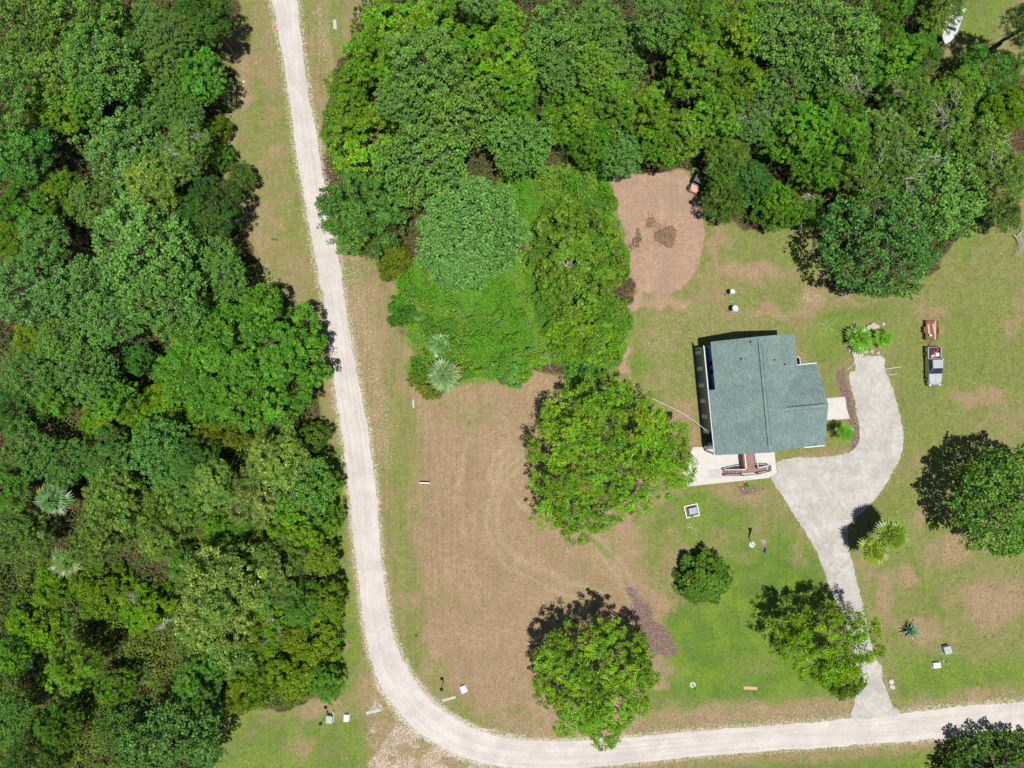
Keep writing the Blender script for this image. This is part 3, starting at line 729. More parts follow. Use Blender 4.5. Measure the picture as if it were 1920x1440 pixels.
def crown_pine(seed, R0, Hc, radii=None, spacing=.56, rc=.36, per=26, irr=.9, gap=.16, amp=.48, droop=.35):
    rng = np.random.default_rng(seed)
    rf = make_rfun(rng, R0, irr, radii)
    mx = R0 if radii is None else max(radii)
    P = hexpts(rng, mx, spacing, rf)
    LU = lump(rng, R0, int(16 + R0*2))
    zl = np.zeros(len(P))
    for lx, ly, lr, la in LU:
        lr *= .8
        zl = np.maximum(zl, la*np.clip(1 - ((P[:, 0]-lx)**2 + (P[:, 1]-ly)**2)/(lr*lr), 0, 1)**.5)
    z = Hc*np.power(np.clip(1-P[:, 2]**2.2, 0, 1), .6)*(1-amp) + Hc*amp*zl + rng.normal(0, .20, len(P))
    keep = rng.uniform(0, 1, len(P)) > gap*(1 + 2.5*(zl < .12))
    cl = np.stack([P[:, 0], P[:, 1], z], 1)[keep]
    Pb = hexpts(rng, mx, spacing*1.3, rf)
    zb = Hc*np.power(np.clip(1-Pb[:, 2]**2.2, 0, 1), .6)*(1-amp)*.75 - .5
    c2 = np.stack([Pb[:, 0], Pb[:, 1], zb + rng.normal(0, .3, len(Pb))], 1)
    ns = int(2*PI*R0/spacing)
    th = rng.uniform(0, 2*PI, ns); rsk = np.array([rf(t) for t in th])*rng.uniform(.85, 1.0, ns)
    c3 = np.stack([rsk*np.cos(th), rsk*np.sin(th), rng.uniform(-.2, Hc*.3, ns)], 1)
    allc = np.vstack([cl, c2, c3])
    nper = np.concatenate([np.full(len(cl), per), np.full(len(c2), int(per*.55)), np.full(len(c3), int(per*.6))])
    cidx = np.repeat(np.arange(len(allc)), nper); n = len(cidx)
    zz = rng.uniform(-.15, 1, n); ph = rng.uniform(0, 2*PI, n); q = np.sqrt(1-zz**2)
    d = np.stack([q*np.cos(ph), q*np.sin(ph), zz*.8], 1)
    Ln = rc*rng.uniform(.75, 1.25, n)
    base = allc[cidx]; tip = base + d*Ln[:, None]
    s = np.cross(d, rng.normal(0, 1, (n, 3))); s /= np.linalg.norm(s, axis=1)[:, None]
    w = (rc*rng.uniform(.17, .30, n))[:, None]
    mid = base + d*(Ln*.62)[:, None]
    V = np.stack([base + d*.08, mid + s*w, tip, mid - s*w], 1).reshape(-1, 3)
    tint = rng.uniform(.75, 1.2, len(allc))[cidx]*rng.uniform(.7, 1.3, n)
    col = np.stack([tint*rng.uniform(.85, 1.15, n), tint, tint*rng.uniform(.85, 1.2, n)], 1)
    br = rng.uniform(0, 1, n) < .03
    col[br] = np.array([1.6, .8, .6])
    C = np.repeat(col[:, None], 4, 1).reshape(-1, 3)
    # opaque inner sprays, tinted darker to stand in for shade inside the crown
    Pi = hexpts(rng, mx, .36, lambda t: rf(t)*.93)
    zi = Hc*np.power(np.clip(1-Pi[:, 2]**2.2, 0, 1), .6)*(1-amp)*.6 - .9
    keep = (np.sin(Pi[:, 0]*1.7+seed) + np.sin(Pi[:, 1]*1.9+seed*2) + rng.normal(0, .5, len(Pi))) > -1.25 + 2.2*(gap-.1)
    Pi = Pi[keep]; zi = zi[keep]
    ci = np.repeat(np.stack([Pi[:, 0], Pi[:, 1], zi], 1), 3, 0) + rng.normal(0, .18, (len(Pi)*3, 3)); m = len(ci)
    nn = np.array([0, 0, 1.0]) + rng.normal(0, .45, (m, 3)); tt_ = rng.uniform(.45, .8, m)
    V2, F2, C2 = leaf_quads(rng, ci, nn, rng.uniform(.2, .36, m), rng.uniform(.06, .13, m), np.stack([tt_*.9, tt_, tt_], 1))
    return np.vstack([V, V2]), np.vstack([np.arange(n*4).reshape(n, 4), F2+n*4]), np.vstack([C, C2])
def limbs_mesh(seed, R0, Hc, z_fork, n=9, mat=None, spread=.8, rad=.1):
    rng = random.Random(seed); mb = MB()
    for i in range(n):
        a = 2*PI*i/n + rng.uniform(-.3, .3)
        L = R0*spread*rng.uniform(.7, 1.05)
        p = Vector((0, 0, z_fork)); r = rad*rng.uniform(.7, 1.2); pts = [p.copy()]; rads = [r]
        for s in range(4):
            a += rng.uniform(-.3, .3)
            p = p + Vector((math.cos(a)*L/4, math.sin(a)*L/4, Hc*.16*rng.uniform(.5, 1.3)))
            r *= .68; pts.append(p.copy()); rads.append(r)
            if s in (1, 2):
                b = a + rng.choice((-1, 1))*rng.uniform(.5, .9)
                q = p + Vector((math.cos(b)*L*.3, math.sin(b)*L*.3, Hc*.12))
                mb.cyl(p, q, r*.7, r*.2, 5, False)
        mb.tube(pts, rads, 5)
    return mb
# variants: radius 5, crown extent 0..4.5 above crown base
VAR = {}
def add_var(kind, k, data, mat):
    VAR.setdefault(kind, []).append(fast_mesh('crown_' + kind, data[0], data[1], mat, data[2]))
for i in range(6): add_var('pine', i, crown_pine(100+i, 5, 4.2), M_pine)
for i in range(6): add_var('broad', i, crown_broad(200+i, 5, 4.2, lobe=1.3, rough=.75, yellow=.15), M_leaf)
for i in range(4): add_var('dark', i, crown_broad(300+i, 5, 4.0, lobe=1.1, leaf=.115, rough=.55), M_dark)
for i in range(4): add_var('olive', i, crown_broad(400+i, 5, 3.8, lobe=1.15, leaf=.15, per=34, rough=.6, aspect=.32, tips=(.14, (2.1, 1.85, 2.6))), M_olive)
for i in range(4): add_var('yellow', i, crown_broad(500+i, 5, 3.4, lobe=1.05, leaf=.125, yellow=.2, gap=.1, rough=.6), M_yell)
trunk_me = MB().tube([Vector((0,0,0)), Vector((.02,.01,.12)), Vector((.05,.0,.5)), Vector((.02,.04,.8)), Vector((0,0,1.0))], [1.5, 1.05, .85, .6, .3], 8)
# unit trunk: height 1, radius 1 (scaled)
tv = MB(); tv.v = [(x if i is None else x, y, z) for i, (x, y, z) in enumerate(trunk_me.v)]; tv.f = trunk_me.f
TRUNK = trunk_me.mesh('trunk', M_bark, True)
LIMBS = [limbs_mesh(70+i, 5, 4.2, .3, 8).mesh('limbs', M_bark) for i in range(3)]
BARE = []
def bare_mesh(seed, R0, n=7):
    rng = random.Random(seed); mb = MB()
    def grow(p, a, el, L, r, d):
        q = p; 
        for s in range(3):
            a += rng.uniform(-.25, .25); e2 = el + rng.uniform(-.15, .15)
            nq = q + Vector((math.cos(a)*math.cos(e2), math.sin(a)*math.cos(e2), math.sin(e2)))*L/3
            mb.cyl(q, nq, r, r*.8, 4, False); q = nq; r *= .8
            if d > 0:
                grow(q, a + rng.choice((-1, 1))*rng.uniform(.5, 1.0), el, L*.6, r*.7, d-1)
    a0 = rng.uniform(0, 6)
    for i in range(n):
        grow(Vector((rng.uniform(-.5, .5), rng.uniform(-.5, .5), 0)), a0 + rng.gauss(0, 1.1), rng.uniform(.1, .5), R0*rng.uniform(.4, 1), .075, 2)
    return mb
for i in range(3): BARE.append(bare_mesh(900+i, 3.6, 4).mesh('bare_branches', M_dead))
SPEC = {'pine': 'pine_tree', 'broad': 'broadleaf_tree', 'dark': 'oak_tree', 'olive': 'willow_tree', 'yellow': 'young_tree'}
tcount = {}
trng = random.Random(77)
def tree(kind, px, py, r, h, label, tint=(1, 1, 1), cat='tree', group=None, limbs=True, bare=False, ds=None):
    zc = h*.8
    c = at(px, py, zc)
    Rm = r*(HC-zc)/FPX
    t = thing(SPEC[kind], label, cat, (c.x, c.y, 0), 0, group)
    h *= trng.uniform(.8, 1.3) if (h > 6 and (px < 540 or py < 170)) else 1
    k = tcount.get(kind, 0); tcount[kind] = k+1
    me = VAR[kind][k % len(VAR[kind])]
    s = Rm/5.0*1.04
    sz = min(max(s, .5), (h-.6)/4.3) if ds is None else ds
    cr = link('crown', me, t, (0, 0, h - 4.4*sz), trng.uniform(0, 2*PI)); cr.scale = (s*trng.uniform(.94, 1.06), s*trng.uniform(.94, 1.06), sz)
    j = trng.uniform(.9, 1.1)
    cr.color = (tint[0]*j, tint[1]*j, tint[2]*j*trng.uniform(.9, 1.1), 1)
    tr = link('trunk', TRUNK, t); tk = .16 + .016*h; tr.scale = (tk, tk, h - 1.3*sz)
    if limbs and r > 35:
        l = link('limbs', LIMBS[k % 3], t, (0, 0, h - 4.4*sz), trng.uniform(0, 6)); l.scale = (s*.95, s*.95, sz)
    if bare:
        b = link('bare_branches', BARE[k % 3], t, (trng.uniform(-.3, .3)*Rm, trng.uniform(-.3, .3)*Rm, h - 1.6), trng.uniform(0, 6)); b.scale = (max(.6, s*1.05),)*3
        b = link('bare_branches', BARE[(k+1) % 3], t, (trng.uniform(-.5, .5)*Rm, trng.uniform(-.5, .5)*Rm, h - 1.7), trng.uniform(0, 6)); b.scale = (max(.5, s*.8),)*3
    return t
def hero(kind_name, label, px, py, zc, radii_px, h, Hc, mat, seed, gen='broad', cat='tree', tint=(1, 1, 1), **kw):
    c = at(px, py, zc); k = (HC-zc)/FPX
    radii = [x*k for x in radii_px]
    R0 = sum(radii)/len(radii)
    t = thing(kind_name, label, cat, (c.x, c.y, 0))
    data = (crown_broad if gen == 'broad' else crown_pine)(seed, R0, Hc, radii=radii, **kw)
    cr = link('crown', fast_mesh('crown', data[0], data[1], mat, data[2]), t, (0, 0, h-Hc)); cr.color = (*tint, 1)
    tr = link('trunk', TRUNK, t); tk = .2 + .02*h; tr.scale = (tk, tk, h-Hc*.45)
    l = link('limbs', limbs_mesh(seed, R0, Hc, .2, 11, rad=.14).mesh('limbs', M_bark), t, (0, 0, h-Hc))
    return t
# radii listed counter-clockwise from east (0, 30, 60 ... degrees)
hero('broadleaf_tree', 'largest bright green spreading tree, standing beside the house patio', 1140, 852, 8,
     [165, 152, 128, 152, 155, 150, 160, 155, 163, 186, 155, 138, 135, 160], 11, 6.0, M_leaf, 31, gap=.02, yellow=.13, lobe=1.75, sub=24, rc=.46, rough=.8, leaf=.112, per=46)
hero('broadleaf_tree', 'bright green tree with a dark shadow, beside the gravel road bend', 1118, 1270, 7.5,
     [118, 118, 112, 106, 105, 110, 118, 118, 108, 118, 130, 128, 112, 112], 10.5, 5.5, M_leaf, 32, gap=.02, lobe=1.45, sub=20, rough=.7, leaf=.11, per=46, yellow=.14, tint=(1.0, .97, 1))
hero('broadleaf_tree', 'very large round green tree bulging from the forest edge beside the gravel road', 448, 676, 8.5,
     [158, 160, 152, 140, 132, 135, 150, 165, 160, 142, 132, 135, 150, 155], 11.5, 6.0, M_leaf, 33, gap=.02, lobe=1.25, leaf=.125, rough=.38, per=36, tint=(.58, .78, 1.3), yellow=.10)
hero('round_bush', 'dark green rounded bushy tree alone on the lawn south of the well box', 1322, 1088, 2.5,
     [56, 50, 52, 56, 52, 50, 52, 55, 52, 46, 50, 50], 4.2, 3.6, M_dark, 34, cat='bush', gap=.0, lobe=.62, rc=.26, leaf=.09, rough=.15, sub=14, tint=(1.15, 1.05, .8))
hero('young_tree', 'yellow-green tree hanging over the lower driveway', 1556, 1212, 7.5,
     [98, 102, 85, 80, 62, 72, 105, 112, 92, 80, 72, 70, 82, 95], 10.2, 4.2, M_yell, 35, gap=.2, lobe=1.2, leaf=.105, per=42, rough=.8, yellow=.14, tint=(.88, .98, .9))
hero('pine_tree', 'broad blue-green pine crown above the bright thicket west of the dirt clearing', 876, 442, 10,
     [112, 108, 112, 110, 96, 92, 90, 92, 98, 108, 108, 100, 95, 105], 14, 4.2, M_pine, 36, gen='pine', spacing=.55, rc=.40, per=24, gap=.04, amp=.22, tint=(.95, 1.08, 1.25))
hero('pine_tree', 'dark sparse pine with visible limbs and brown gaps at the east lawn edge', 1655, 452, 9,
     [120, 118, 95, 88, 95, 110, 120, 115, 112, 105, 100, 110, 118, 120], 12, 4.5, M_pine, 37, gen='pine', spacing=.72, rc=.46, per=22, gap=.38, amp=.4, tint=(.62, .80, .8))
hero('oak_tree', 'dark green tree reaching over the gravel road with loose outer twigs', 684, 398, 8,
     [78, 80, 78, 78, 82, 88, 96, 92, 84, 80, 78, 74, 76], 10.5, 5, M_dark, 38, gap=.12, lobe=1.15, leaf=.12, rough=.7, tint=(1.0, 1.05, 1.25))
hero('pine_tree', 'sunlit tree at the right photo edge beside its black round shadow', 1898, 932, 8.5,
     [105, 107, 98, 92, 90, 88, 92, 104, 116, 116, 110, 105, 103], 11.5, 4.6, M_pine, 39, gen='pine', spacing=.62, rc=.45, per=24, gap=.12, amp=.4, tint=(.92, 1.0, .7))
hero('thicket_tree', 'vine covered tree with pale bare branches beside the dirt clearing', 1088, 480, 4.5,
     [90, 90, 88, 100, 120, 112, 96, 92, 95, 108, 125, 118, 98, 90], 6.0, 3.2, M_leaf, 40, gap=.2, lobe=1.0, leaf=.12, rough=.5, yellow=.15, tint=(.80, .78, 1.4))
hero('thicket_tree', 'yellow-green rounded thicket tree just north of the largest tree', 1098, 622, 2.4,
     [80, 76, 70, 66, 66, 70, 74, 72, 66, 62, 66, 74], 2.7, 1.7, M_yell, 41, gap=.0, lobe=.8, rc=.3, leaf=.11, rough=.15, sub=10, yellow=.12, tint=(.72, .85, 1))
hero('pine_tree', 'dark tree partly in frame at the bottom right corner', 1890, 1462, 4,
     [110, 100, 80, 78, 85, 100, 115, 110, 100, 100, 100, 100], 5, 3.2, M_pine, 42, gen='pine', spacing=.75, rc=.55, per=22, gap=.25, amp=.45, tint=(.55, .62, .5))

bl = (.92, 1.0, 1.25)
T = [
# kind, px, py, r, h, label, tint, bare
('pine',45,45,80,13,'pine filling the top left corner of the photo',(1.0,1.0,.8),0),
('pine',160,35,75,13,'pine along the top edge, second from the left corner',(.95,1,.75),0),
('pine',270,50,62,12,'pine at the top edge with a dark gap on its right',(.75,.85,.75),0),
('dark',395,35,52,9,'dark leafy tree at the top edge beside the west verge',(.8,.85,.8),0),
('pine',100,125,68,13,'yellowish pine south of the top left corner pine',(1.05,1.02,.7),0),
('pine',205,135,72,13,'pine between the top edge and the yellow-green crown in the west forest',(.9,1,.9),0),
('pine',300,120,50,10,'thin pale pine beside a black gap near the western clearing',(.95,.92,.85),0),
('pine',340,80,40,9,'small dull pine left of the palm in the top left forest',(.85,.85,.8),0),
('broad',385,148,50,8,'rounded mid-green tree bulging over the western verge',(.55,.8,1.8),0),
('pine',30,190,62,12,'pine on the left edge above a bluish leafy crown',(.9,.98,.9),0),
('yellow',112,205,52,9,'yellow-green leafy crown among pines in the upper left forest',(.62,.72,.9),0),
('broad',165,200,40,8,'small deep green crown right of the yellow-green one in the upper left',(.6,.8,1.3),0),
('pine',255,185,55,12,'pine just above the large blue-green pine in the upper left',(.85,.95,.9),0),
('pine',318,185,42,11,'slim pine with a dark gap on its east side, west verge forest',(.8,.92,.8),0),
('pine',345,210,34,10,'narrow pine behind the small yellow edge shrub',(.75,.85,.8),0),
('yellow',400,240,28,4,'small yellow-olive shrub on the edge of the western verge',(.55,.55,.8),0),
('dark',412,290,26,4,'low dark shrub on the western verge edge beside bare branches',(1.1,1.1,.8),0),
('pine',205,275,88,13,'large blue-green pine crown in the upper left forest',(.98,1.05,1.3),0),
('broad',45,300,62,10,'bluish green leafy crown on the left edge near the top',(.42,.72,2.2),0),
('olive',352,290,50,9,'grey-green tree with white bare branches near the western verge',(.85,1.0,.9),1),
('olive',300,355,55,9,'silvery olive crown south of the bare-branched tree',(1.05,1.05,.9),0),
('dark',400,395,55,9,'very dark tree beside the narrow part of the western verge',(.55,.6,.7),0),
('dark',448,328,28,5,'small sprawling tree on the western verge with a dark outline',(.95,.8,.9),0),
('broad',65,395,50,9,'dark green leafy crown at the left edge below the bluish crown',(.5,.7,1.2),0),
('yellow',118,365,45,8,'yellow-green crown left of the silvery olive crown',(.55,.65,1),0),
('pine',180,385,50,10,'dull pine beneath the large upper left blue-green pine',(.9,.9,.85),0),
('yellow',30,455,42,8,'yellow-green patchy crown on the left edge at mid height of the pines',(.55,.62,.8),0),
('pine',100,455,50,11,'loose pine crown above the blue-green pine pair at left',(.85,1,1.05),0),
('pine',272,470,95,13,'widest pine of the left forest, north-west of the very large round tree',(.95,1.06,1.1),0),
('pine',380,470,48,11,'small pine in front of the dark tree by the west verge',(.9,1.0,1.0),0),
('pine',45,545,72,12,'blue-green pine touching the left edge halfway up',(.95,1.08,1.35),0),
('pine',150,540,72,12,'pine directly left of the widest pine in the left forest',(.88,1.0,1.2),0),
('pine',330,565,72,12,'pine directly above the very large round tree',(.9,1.02,1.0),0),
('pine',432,520,42,9,'small tufted pine at the forest corner above the very large round tree',(.95,1.1,.9),0),
('pine',205,600,55,11,'pine above the brown gap left of the very large round tree',(.85,.98,1.05),0),
('broad',255,672,32,6,'small dark green tree in the brown gap beside the very large round tree',(.35,.6,1.6),0),
('yellow',66,640,34,8,'small yellow-green crown near the left edge below the pines',(.65,.72,.8),0),
('pine',125,640,42,9,'thin pine with a bright sprig, left of the brown gap',(.95,1.0,.8),0),
('pine',50,700,52,10,'dim pine on the left edge above a black gap',(.75,.85,.8),0),
('pine',165,700,62,10,'pine south-west of the brown forest gap',(.8,.92,.85),0),
('broad',225,745,42,7,'bright green crown touching the lower left of the very large round tree',(.6,.8,1.2),0),
('dark',25,770,50,8,'dark crown on the left edge below the dim pine',(.8,.9,1),0),
('broad',100,745,36,7,'leafy light green crown near the left edge above a black gap',(.65,.85,1.4),0),
('yellow',285,775,60,5,'yellow-green shrubby growth south-west of the very large round tree',(.6,.75,.7),0),
('yellow',185,790,48,5,'bright patch of leafy growth right of a black gap in the left forest',(.62,.8,.8),0),
('olive',28,1000,55,8,'olive crown on the left edge below the silver fan palm',(.75,.9,.75),0),
('broad',22,915,44,8,'green leafy crown on the left edge level with the silver fan palm',(.55,.75,1.2),0),
('pine',50,850,55,9,'pine on the left edge above the silver fan palm',(.8,.92,.9),0),
('pine',120,865,48,8,'dull green crown above the silver fan palm in the left forest',(.75,.9,.8),0),
('dark',205,860,52,8,'dark grey-green crown in the middle of the left forest',(.95,.9,1.3),0),
('pine',300,845,62,9,'feathery green crown left of the rusty-leaved tree',(.7,.92,.85),0),
('yellow',405,805,48,6,'rusty yellow-brown leaved tree below the very large round tree',(.62, .48, 1.0),0),
('dark',370,855,42,7,'dark crown with lobes below the rusty-leaved tree',(.8,.9,1),0),
('broad',585,820,32,5,'small olive shrub on the forest edge beside the road, below the very large round tree',(.5,.5,.8),0),
('olive',522,862,58,9,'silvery willow-like crown nearest the road in the left forest',(1.25,1.25,1.3),0),
('olive',405,905,42,8,'small silvery crown left of the grey-olive crowns in mid forest',(1.2,1.3,1.2),0),
('olive',478,935,68,9,'grey-olive crown between the silvery crown and the bright strip of leaves',(1.0,.9,1.0),0),
('pine',568,920,58,9,'tufted tree leaning toward the road with a shadow on the grass',(.85,1.0,.7),0),
('broad',600,905,36,6,'small tree at the forest edge beside the road bend shadow',(.6,.7,1),0),
('broad',550,985,55,8,'bright yellow-green crown above a black gap beside the road',(.85,.88,.8),0),
('broad',615,975,30,5,'small green shrub tree at the road side south of the shadow',(.7,.75,.8),0),
('olive',325,925,62,8,'olive green crown in the middle of the left forest below the feathery crown',(.75,.9,.7),0),
('olive',225,935,62,8,'mottled olive crown right of the silver fan palm',(.85,.95,.7),0),
('olive',185,1010,55,7,'olive crown between the two fan palms in the left forest',(.75,.8,.7),0),
('yellow',425,1000,52,4,'low bright green growth south of the grey-olive crown',(.5,.8,1.5),0),
('olive',290,1010,45,6,'olive crown beside the black gap in mid left forest',(.85,.9,.7),0),
('dark',345,1060,36,5,'small dark green crown with a twisted bare stem',(1.2,1.3,1),1),
('olive',420,1095,88,9,'large speckled olive crown in the lower left forest',(1.05,1.0,1.0),0),
('olive',395,1190,82,8,'pale grey-green crown south of the large speckled olive crown',(1.1,1.1,1.15),0),
('olive',520,1075,60,7,'shaded olive crown in front of the black gap near the road',(.7,.75,.7),0),
('yellow',592,1050,36,6,'yellow shrub tree at the forest edge near the road below the black gap',(.7,.7,1),0),
('dark',560,1130,42,6,'small dark tree near the road in the lower left forest',(.9,1.0,.9),0),
('yellow',612,1130,38,6,'spiky yellow-green tree casting a shadow on the roadside grass',(.6,.7,1),0),
('yellow',500,1180,62,5,'yellow-green crown in the lower forest beside a fallen grey branch',(.6,.68,.8),1),
('yellow',585,1200,58,5,'yellow-green bushy crown closest to the lower road bend',(.72,.72,.7),0),
('yellow',545,1270,62,5,'yellow-green bushy crown just above the utility boxes',(.68,.72,.8),0),
('dark',610,1285,36,5,'dark leafy shrub above the roadside utility box',(1.2,1.2,.8),0),
('yellow',465,1290,58,5,'yellowish crown at the southern forest edge over the lawn corner',(.6,.66,.7),0),
('olive',440,1240,45,5,'grey-green crown between yellow crowns at the southern forest edge',(.8,.95,.8),0),
('dark',370,1285,50,7,'shiny dark green crown above the big shaded gap at the bottom left',(1.1,1.2,1.0),0),
('yellow',100,1090,52,4,'bright shrub growth on the left edge below the lower fan palm',(.62,.72,.6),0),
('yellow',190,1120,58,4,'bright yellow-green growth right of the lower fan palm',(.62,.72,.6),0),
('yellow',50,1180,58,4,'vivid green growth on the left edge in the lower forest',(.62,.78,.6),0),
('yellow',265,1150,55,4,'bright growth beside pale fallen branches in the lower left forest',(.55,.75,.7),1),
('broad',150,1245,48,9,'yellow-green tree standing between black shadows at the lower left',(.7,.75,.7),0),
('broad',215,1290,36,6,'small green tree right of the black shadows at the lower left',(.55,.65,.7),0),
('broad',15,1235,34,6,'small bright crown on the left edge above the bottom left shadow',(.6,.8,.8),0),
('pine',25,1340,50,10,'dim green tree on the left edge near the bottom corner',(.8,1.0,.8),0),
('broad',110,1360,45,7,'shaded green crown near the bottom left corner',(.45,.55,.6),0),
('pine',215,1400,62,8,'dark feathery crown at the bottom edge left of the large dim crown',(.7,.75,.7),0),
('pine',325,1395,85,9,'large dim grey-green crown at the bottom edge beside the lawn corner',(.75,.85,.85),0),
('dark',365,1345,52,7,'black-green shaded crown at the southern tip of the left forest',(.7,.75,.9),0),
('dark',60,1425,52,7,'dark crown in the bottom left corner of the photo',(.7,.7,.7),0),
# north forest
('broad',728,45,65,9,'bright green tree at the top edge nearest the road, white twigs on top',(.85,.9,.9),1),
('broad',820,35,62,9,'bright green tree at the top edge with pale branch forks',(.8,.88,.9),1),
('broad',700,125,52,8,'bright green tree beside the tan verge, north of the road overhang',(.8,.88,.9),0),
('broad',650,150,42,7,'leafy green tree at the verge left of the first northern pine',(.75,.8,.9),0),
('broad',650,200,45,7,'small green tree touching the gravel road edge in the north',(.7,.75,.9),0),
('broad',672,262,72,9,'brightest yellow-green tree beside the road in the north',(.95,.92,.9),0),
('pine',800,130,78,13,'northern pine nearest to the road, rounded and dense',(.98,1.0,.95),0),
('pine',745,190,45,12,'small pine between the road side leafy trees and big pines',(.95,1.02,1.0),0),
('pine',850,205,82,13,'ragged pine with brown gaps in the northern forest',(.98,.98,.8),0),
('pine',790,300,92,13,'big pine above the blue-green pine crown',(.92,1.0,.9),0),
('broad',890,85,45,8,'green crown with rust brown twigs in the northern forest',(.65,.75,1),0),
('broad',945,110,62,10,'leafy bright crown between pines at the northern middle',(.8,.9,1),0),
('broad',925,40,55,9,'light green leafy crown at the top edge middle',(.85,.95,1.4),0),
('broad',960,175,52,9,'dark-gapped leafy crown above the smooth round pine',(.6,.78,.9),0),
('pine',975,262,64,11,'smooth round pine north of the bright thicket',(.85,.98,.85),0),
('pine',900,12,42,11,'small pine cut by the top edge near the middle',(.9,.95,.9),0),
('pine',1045,65,72,12,'wide pine below the top edge, left of the middle north pines',(.9,.97,.8),0),
('pine',1130,40,62,12,'pine at the top edge above the dark northern gap',(.92,1,.85),0),
('pine',1050,120,48,11,'pine in the north above the two small pale tufts',(.88,.95,.85),0),
('pine',1165,105,55,11,'pine bordering the orange-brown gap on its left',(.95,1,.9),0),
('pine',1230,55,55,11,'pine directly above the orange-brown gap',(.92,1,.9),0),
('pine',1115,140,40,9,'yellowish tufted pine left of the orange-brown gap',(1.1,1.1,.6),0),
('pine',1040,165,26,7,'tiny pale tufted pine in a dark northern gap',(1.15,1.1,.9),0),
('broad',1075,215,56,8,'leafy crown west of centre above the dirt clearing trees',(.62,.72,.8),0),
('broad',1140,195,56,9,'shiny light green crown below the orange-brown gap',(.75,.85,1.2),0),
('broad',1115,265,45,7,'dark green crown north-west of the dirt clearing',(.5,.65,.8),0),
('pine',1165,285,45,8,'layered pine at the top left of the dirt clearing',(.8,.98,.9),0),
('broad',1215,205,52,8,'yellow-green crown directly below the orange-brown gap',(.85,.85,.8),0),
('broad',1240,275,40,8,'tall green tree at the top of the dirt clearing throwing shadow on it',(.65,.75,.9),0),
('broad',1285,250,42,9,'narrow light green tree above the black buggy',(.8,.82,1.4),0),
('broad',1300,135,62,10,'light green leafy crown right of the orange-brown gap',(.78,.82,1.2),0),
('broad',1300,45,50,10,'green crown at the top edge right of the dark pink gap',(.6,.72,.9),0),
('broad',1385,60,58,10,'yellowish crown at the top edge right of centre',(.78,.78,.8),0),
('broad',1390,145,55,10,'yellow-green crown left of the pine cluster at upper right',(.72,.72,.8),0),
('broad',1345,215,52,9,'leafy crown with white forked twigs below it',(.65,.75,1.1),0),
('pine',1410,220,42,9,'grey-green small pine beside the white forked twigs',(.9,.95,1.0),1),
('pine',1465,55,70,12,'dense pine at the top edge, left one of the upper right cluster',(1.05,1.05,.95),0),
('pine',1560,60,88,13,'largest pale pine of the upper right cluster',(1.1,1.15,1.05),0),
('pine',1480,150,50,11,'pine on the southern side of the upper right cluster, by dark gaps',(1.0,1.05,.95),0),
('pine',1585,145,55,11,'pine with dead limbs at the lower right of the upper right cluster',(1.0,1.0,.9),1),
('broad',1655,20,42,8,'dark green crown at the top edge right of the pale pine',(.5,.62,.7),0),
('broad',1692,95,58,8,'bright green leafy tree left of the white boat',(.62,.85,1.0),0),
('dark',1776,12,44,7,'grey-green tree partly hiding the white boat',(1.6,1.2,1.3),0),
('dark',1735,95,36,6,'dark shrub at the stern side of the white boat',(1.2,1.2,.9),0),
('broad',1560,200,55,9,'green crown south of the upper right pine cluster',(.55,.72,1.0),0),
('broad',1490,240,55,9,'rounded bright crown in the middle right forest',(.58,.75,.9),0),
('broad',1585,265,52,9,'green crown beside the small glimpse of grey water',(.6,.75,.9),0),
('broad',1530,310,48,8,'green crown above the black gap by the east lawn',(.5,.68,.8),0),
('dark',1368,300,45,8,'olive-dark tree right of the black buggy',(1.25,1.05,.9),0),
('dark',1362,368,46,7,'dark speckled tree at the lawn corner below the buggy',(1.2,1.0,.9),0),
('broad',1465,385,48,6,'vivid green low tree at the north lawn edge',(.55,.7,.8),0),
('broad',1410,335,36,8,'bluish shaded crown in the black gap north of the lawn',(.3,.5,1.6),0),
('olive',1700,180,50,9,'mottled crown with pale twigs in the far right forest',(.75,.95,.6),1),
('olive',1660,245,52,9,'twiggy green crown right of the glimpse of grey water',(.7,.85,.6),1),
('olive',1780,225,62,9,'wide olive crown with long white dead branches at the right',(.8,.95,.7),1),
('dark',1800,165,45,8,'green crown near the bare path at the upper right',(1.5,1.3,.9),0),
('olive',1845,270,62,9,'grey twiggy crown near the right photo edge',(.85,.95,.8),1),
('olive',1890,328,50,8,'twiggy olive crown at the right edge above the open east grass',(.8,.85,.7),1),
('yellow',1895,200,45,8,'yellow-green crown at the right edge below the black shadow',(.62,.75,.6),0),
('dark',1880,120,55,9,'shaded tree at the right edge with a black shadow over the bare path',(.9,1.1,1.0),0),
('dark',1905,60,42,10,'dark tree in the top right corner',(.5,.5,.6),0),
('olive',1630,345,62,9,'olive crown with bare white twigs above the dark sparse pine',(.75,.85,.6),1),
('pine',1775,360,92,11,'wide grey-green pine right of the dark sparse pine',(.98,1.08,.95),0),
('pine',1700,320,62,11,'thin pine with brown limbs between olive crowns on the right',(.95,1.02,.9),1),
('dark',1885,400,34,6,'scraggly dark shrub at the right edge above the fallen branch',(1.2,1.0,1.2),1),
('dark',1520,395,30,5,'small leafy shrub beside grey dead branches at the lawn edge',(1.1,1.1,.9),1),
('yellow',1590,1285,36,4,'small low tree over the driveway mouth, below the yellow-green tree',(.48,.6,.8),0),
('broad',752,580,32,3.5,'small blue-green shrub on the west side of the bright thicket',(.42, .66, 1.4),0),
('yellow',735,485,36,4,'rusty green shrub under the blue-green pine, by the tan verge',(.6,.5,.8),0),
('broad',1160,500,26,3.5,'green bush poking into the dirt clearing from the west',(.5,.65,1),0),
('dark',1150,590,40,3.5,'dark green bush on the thicket edge facing the house lawn',(1.3,1.2,.9),0),
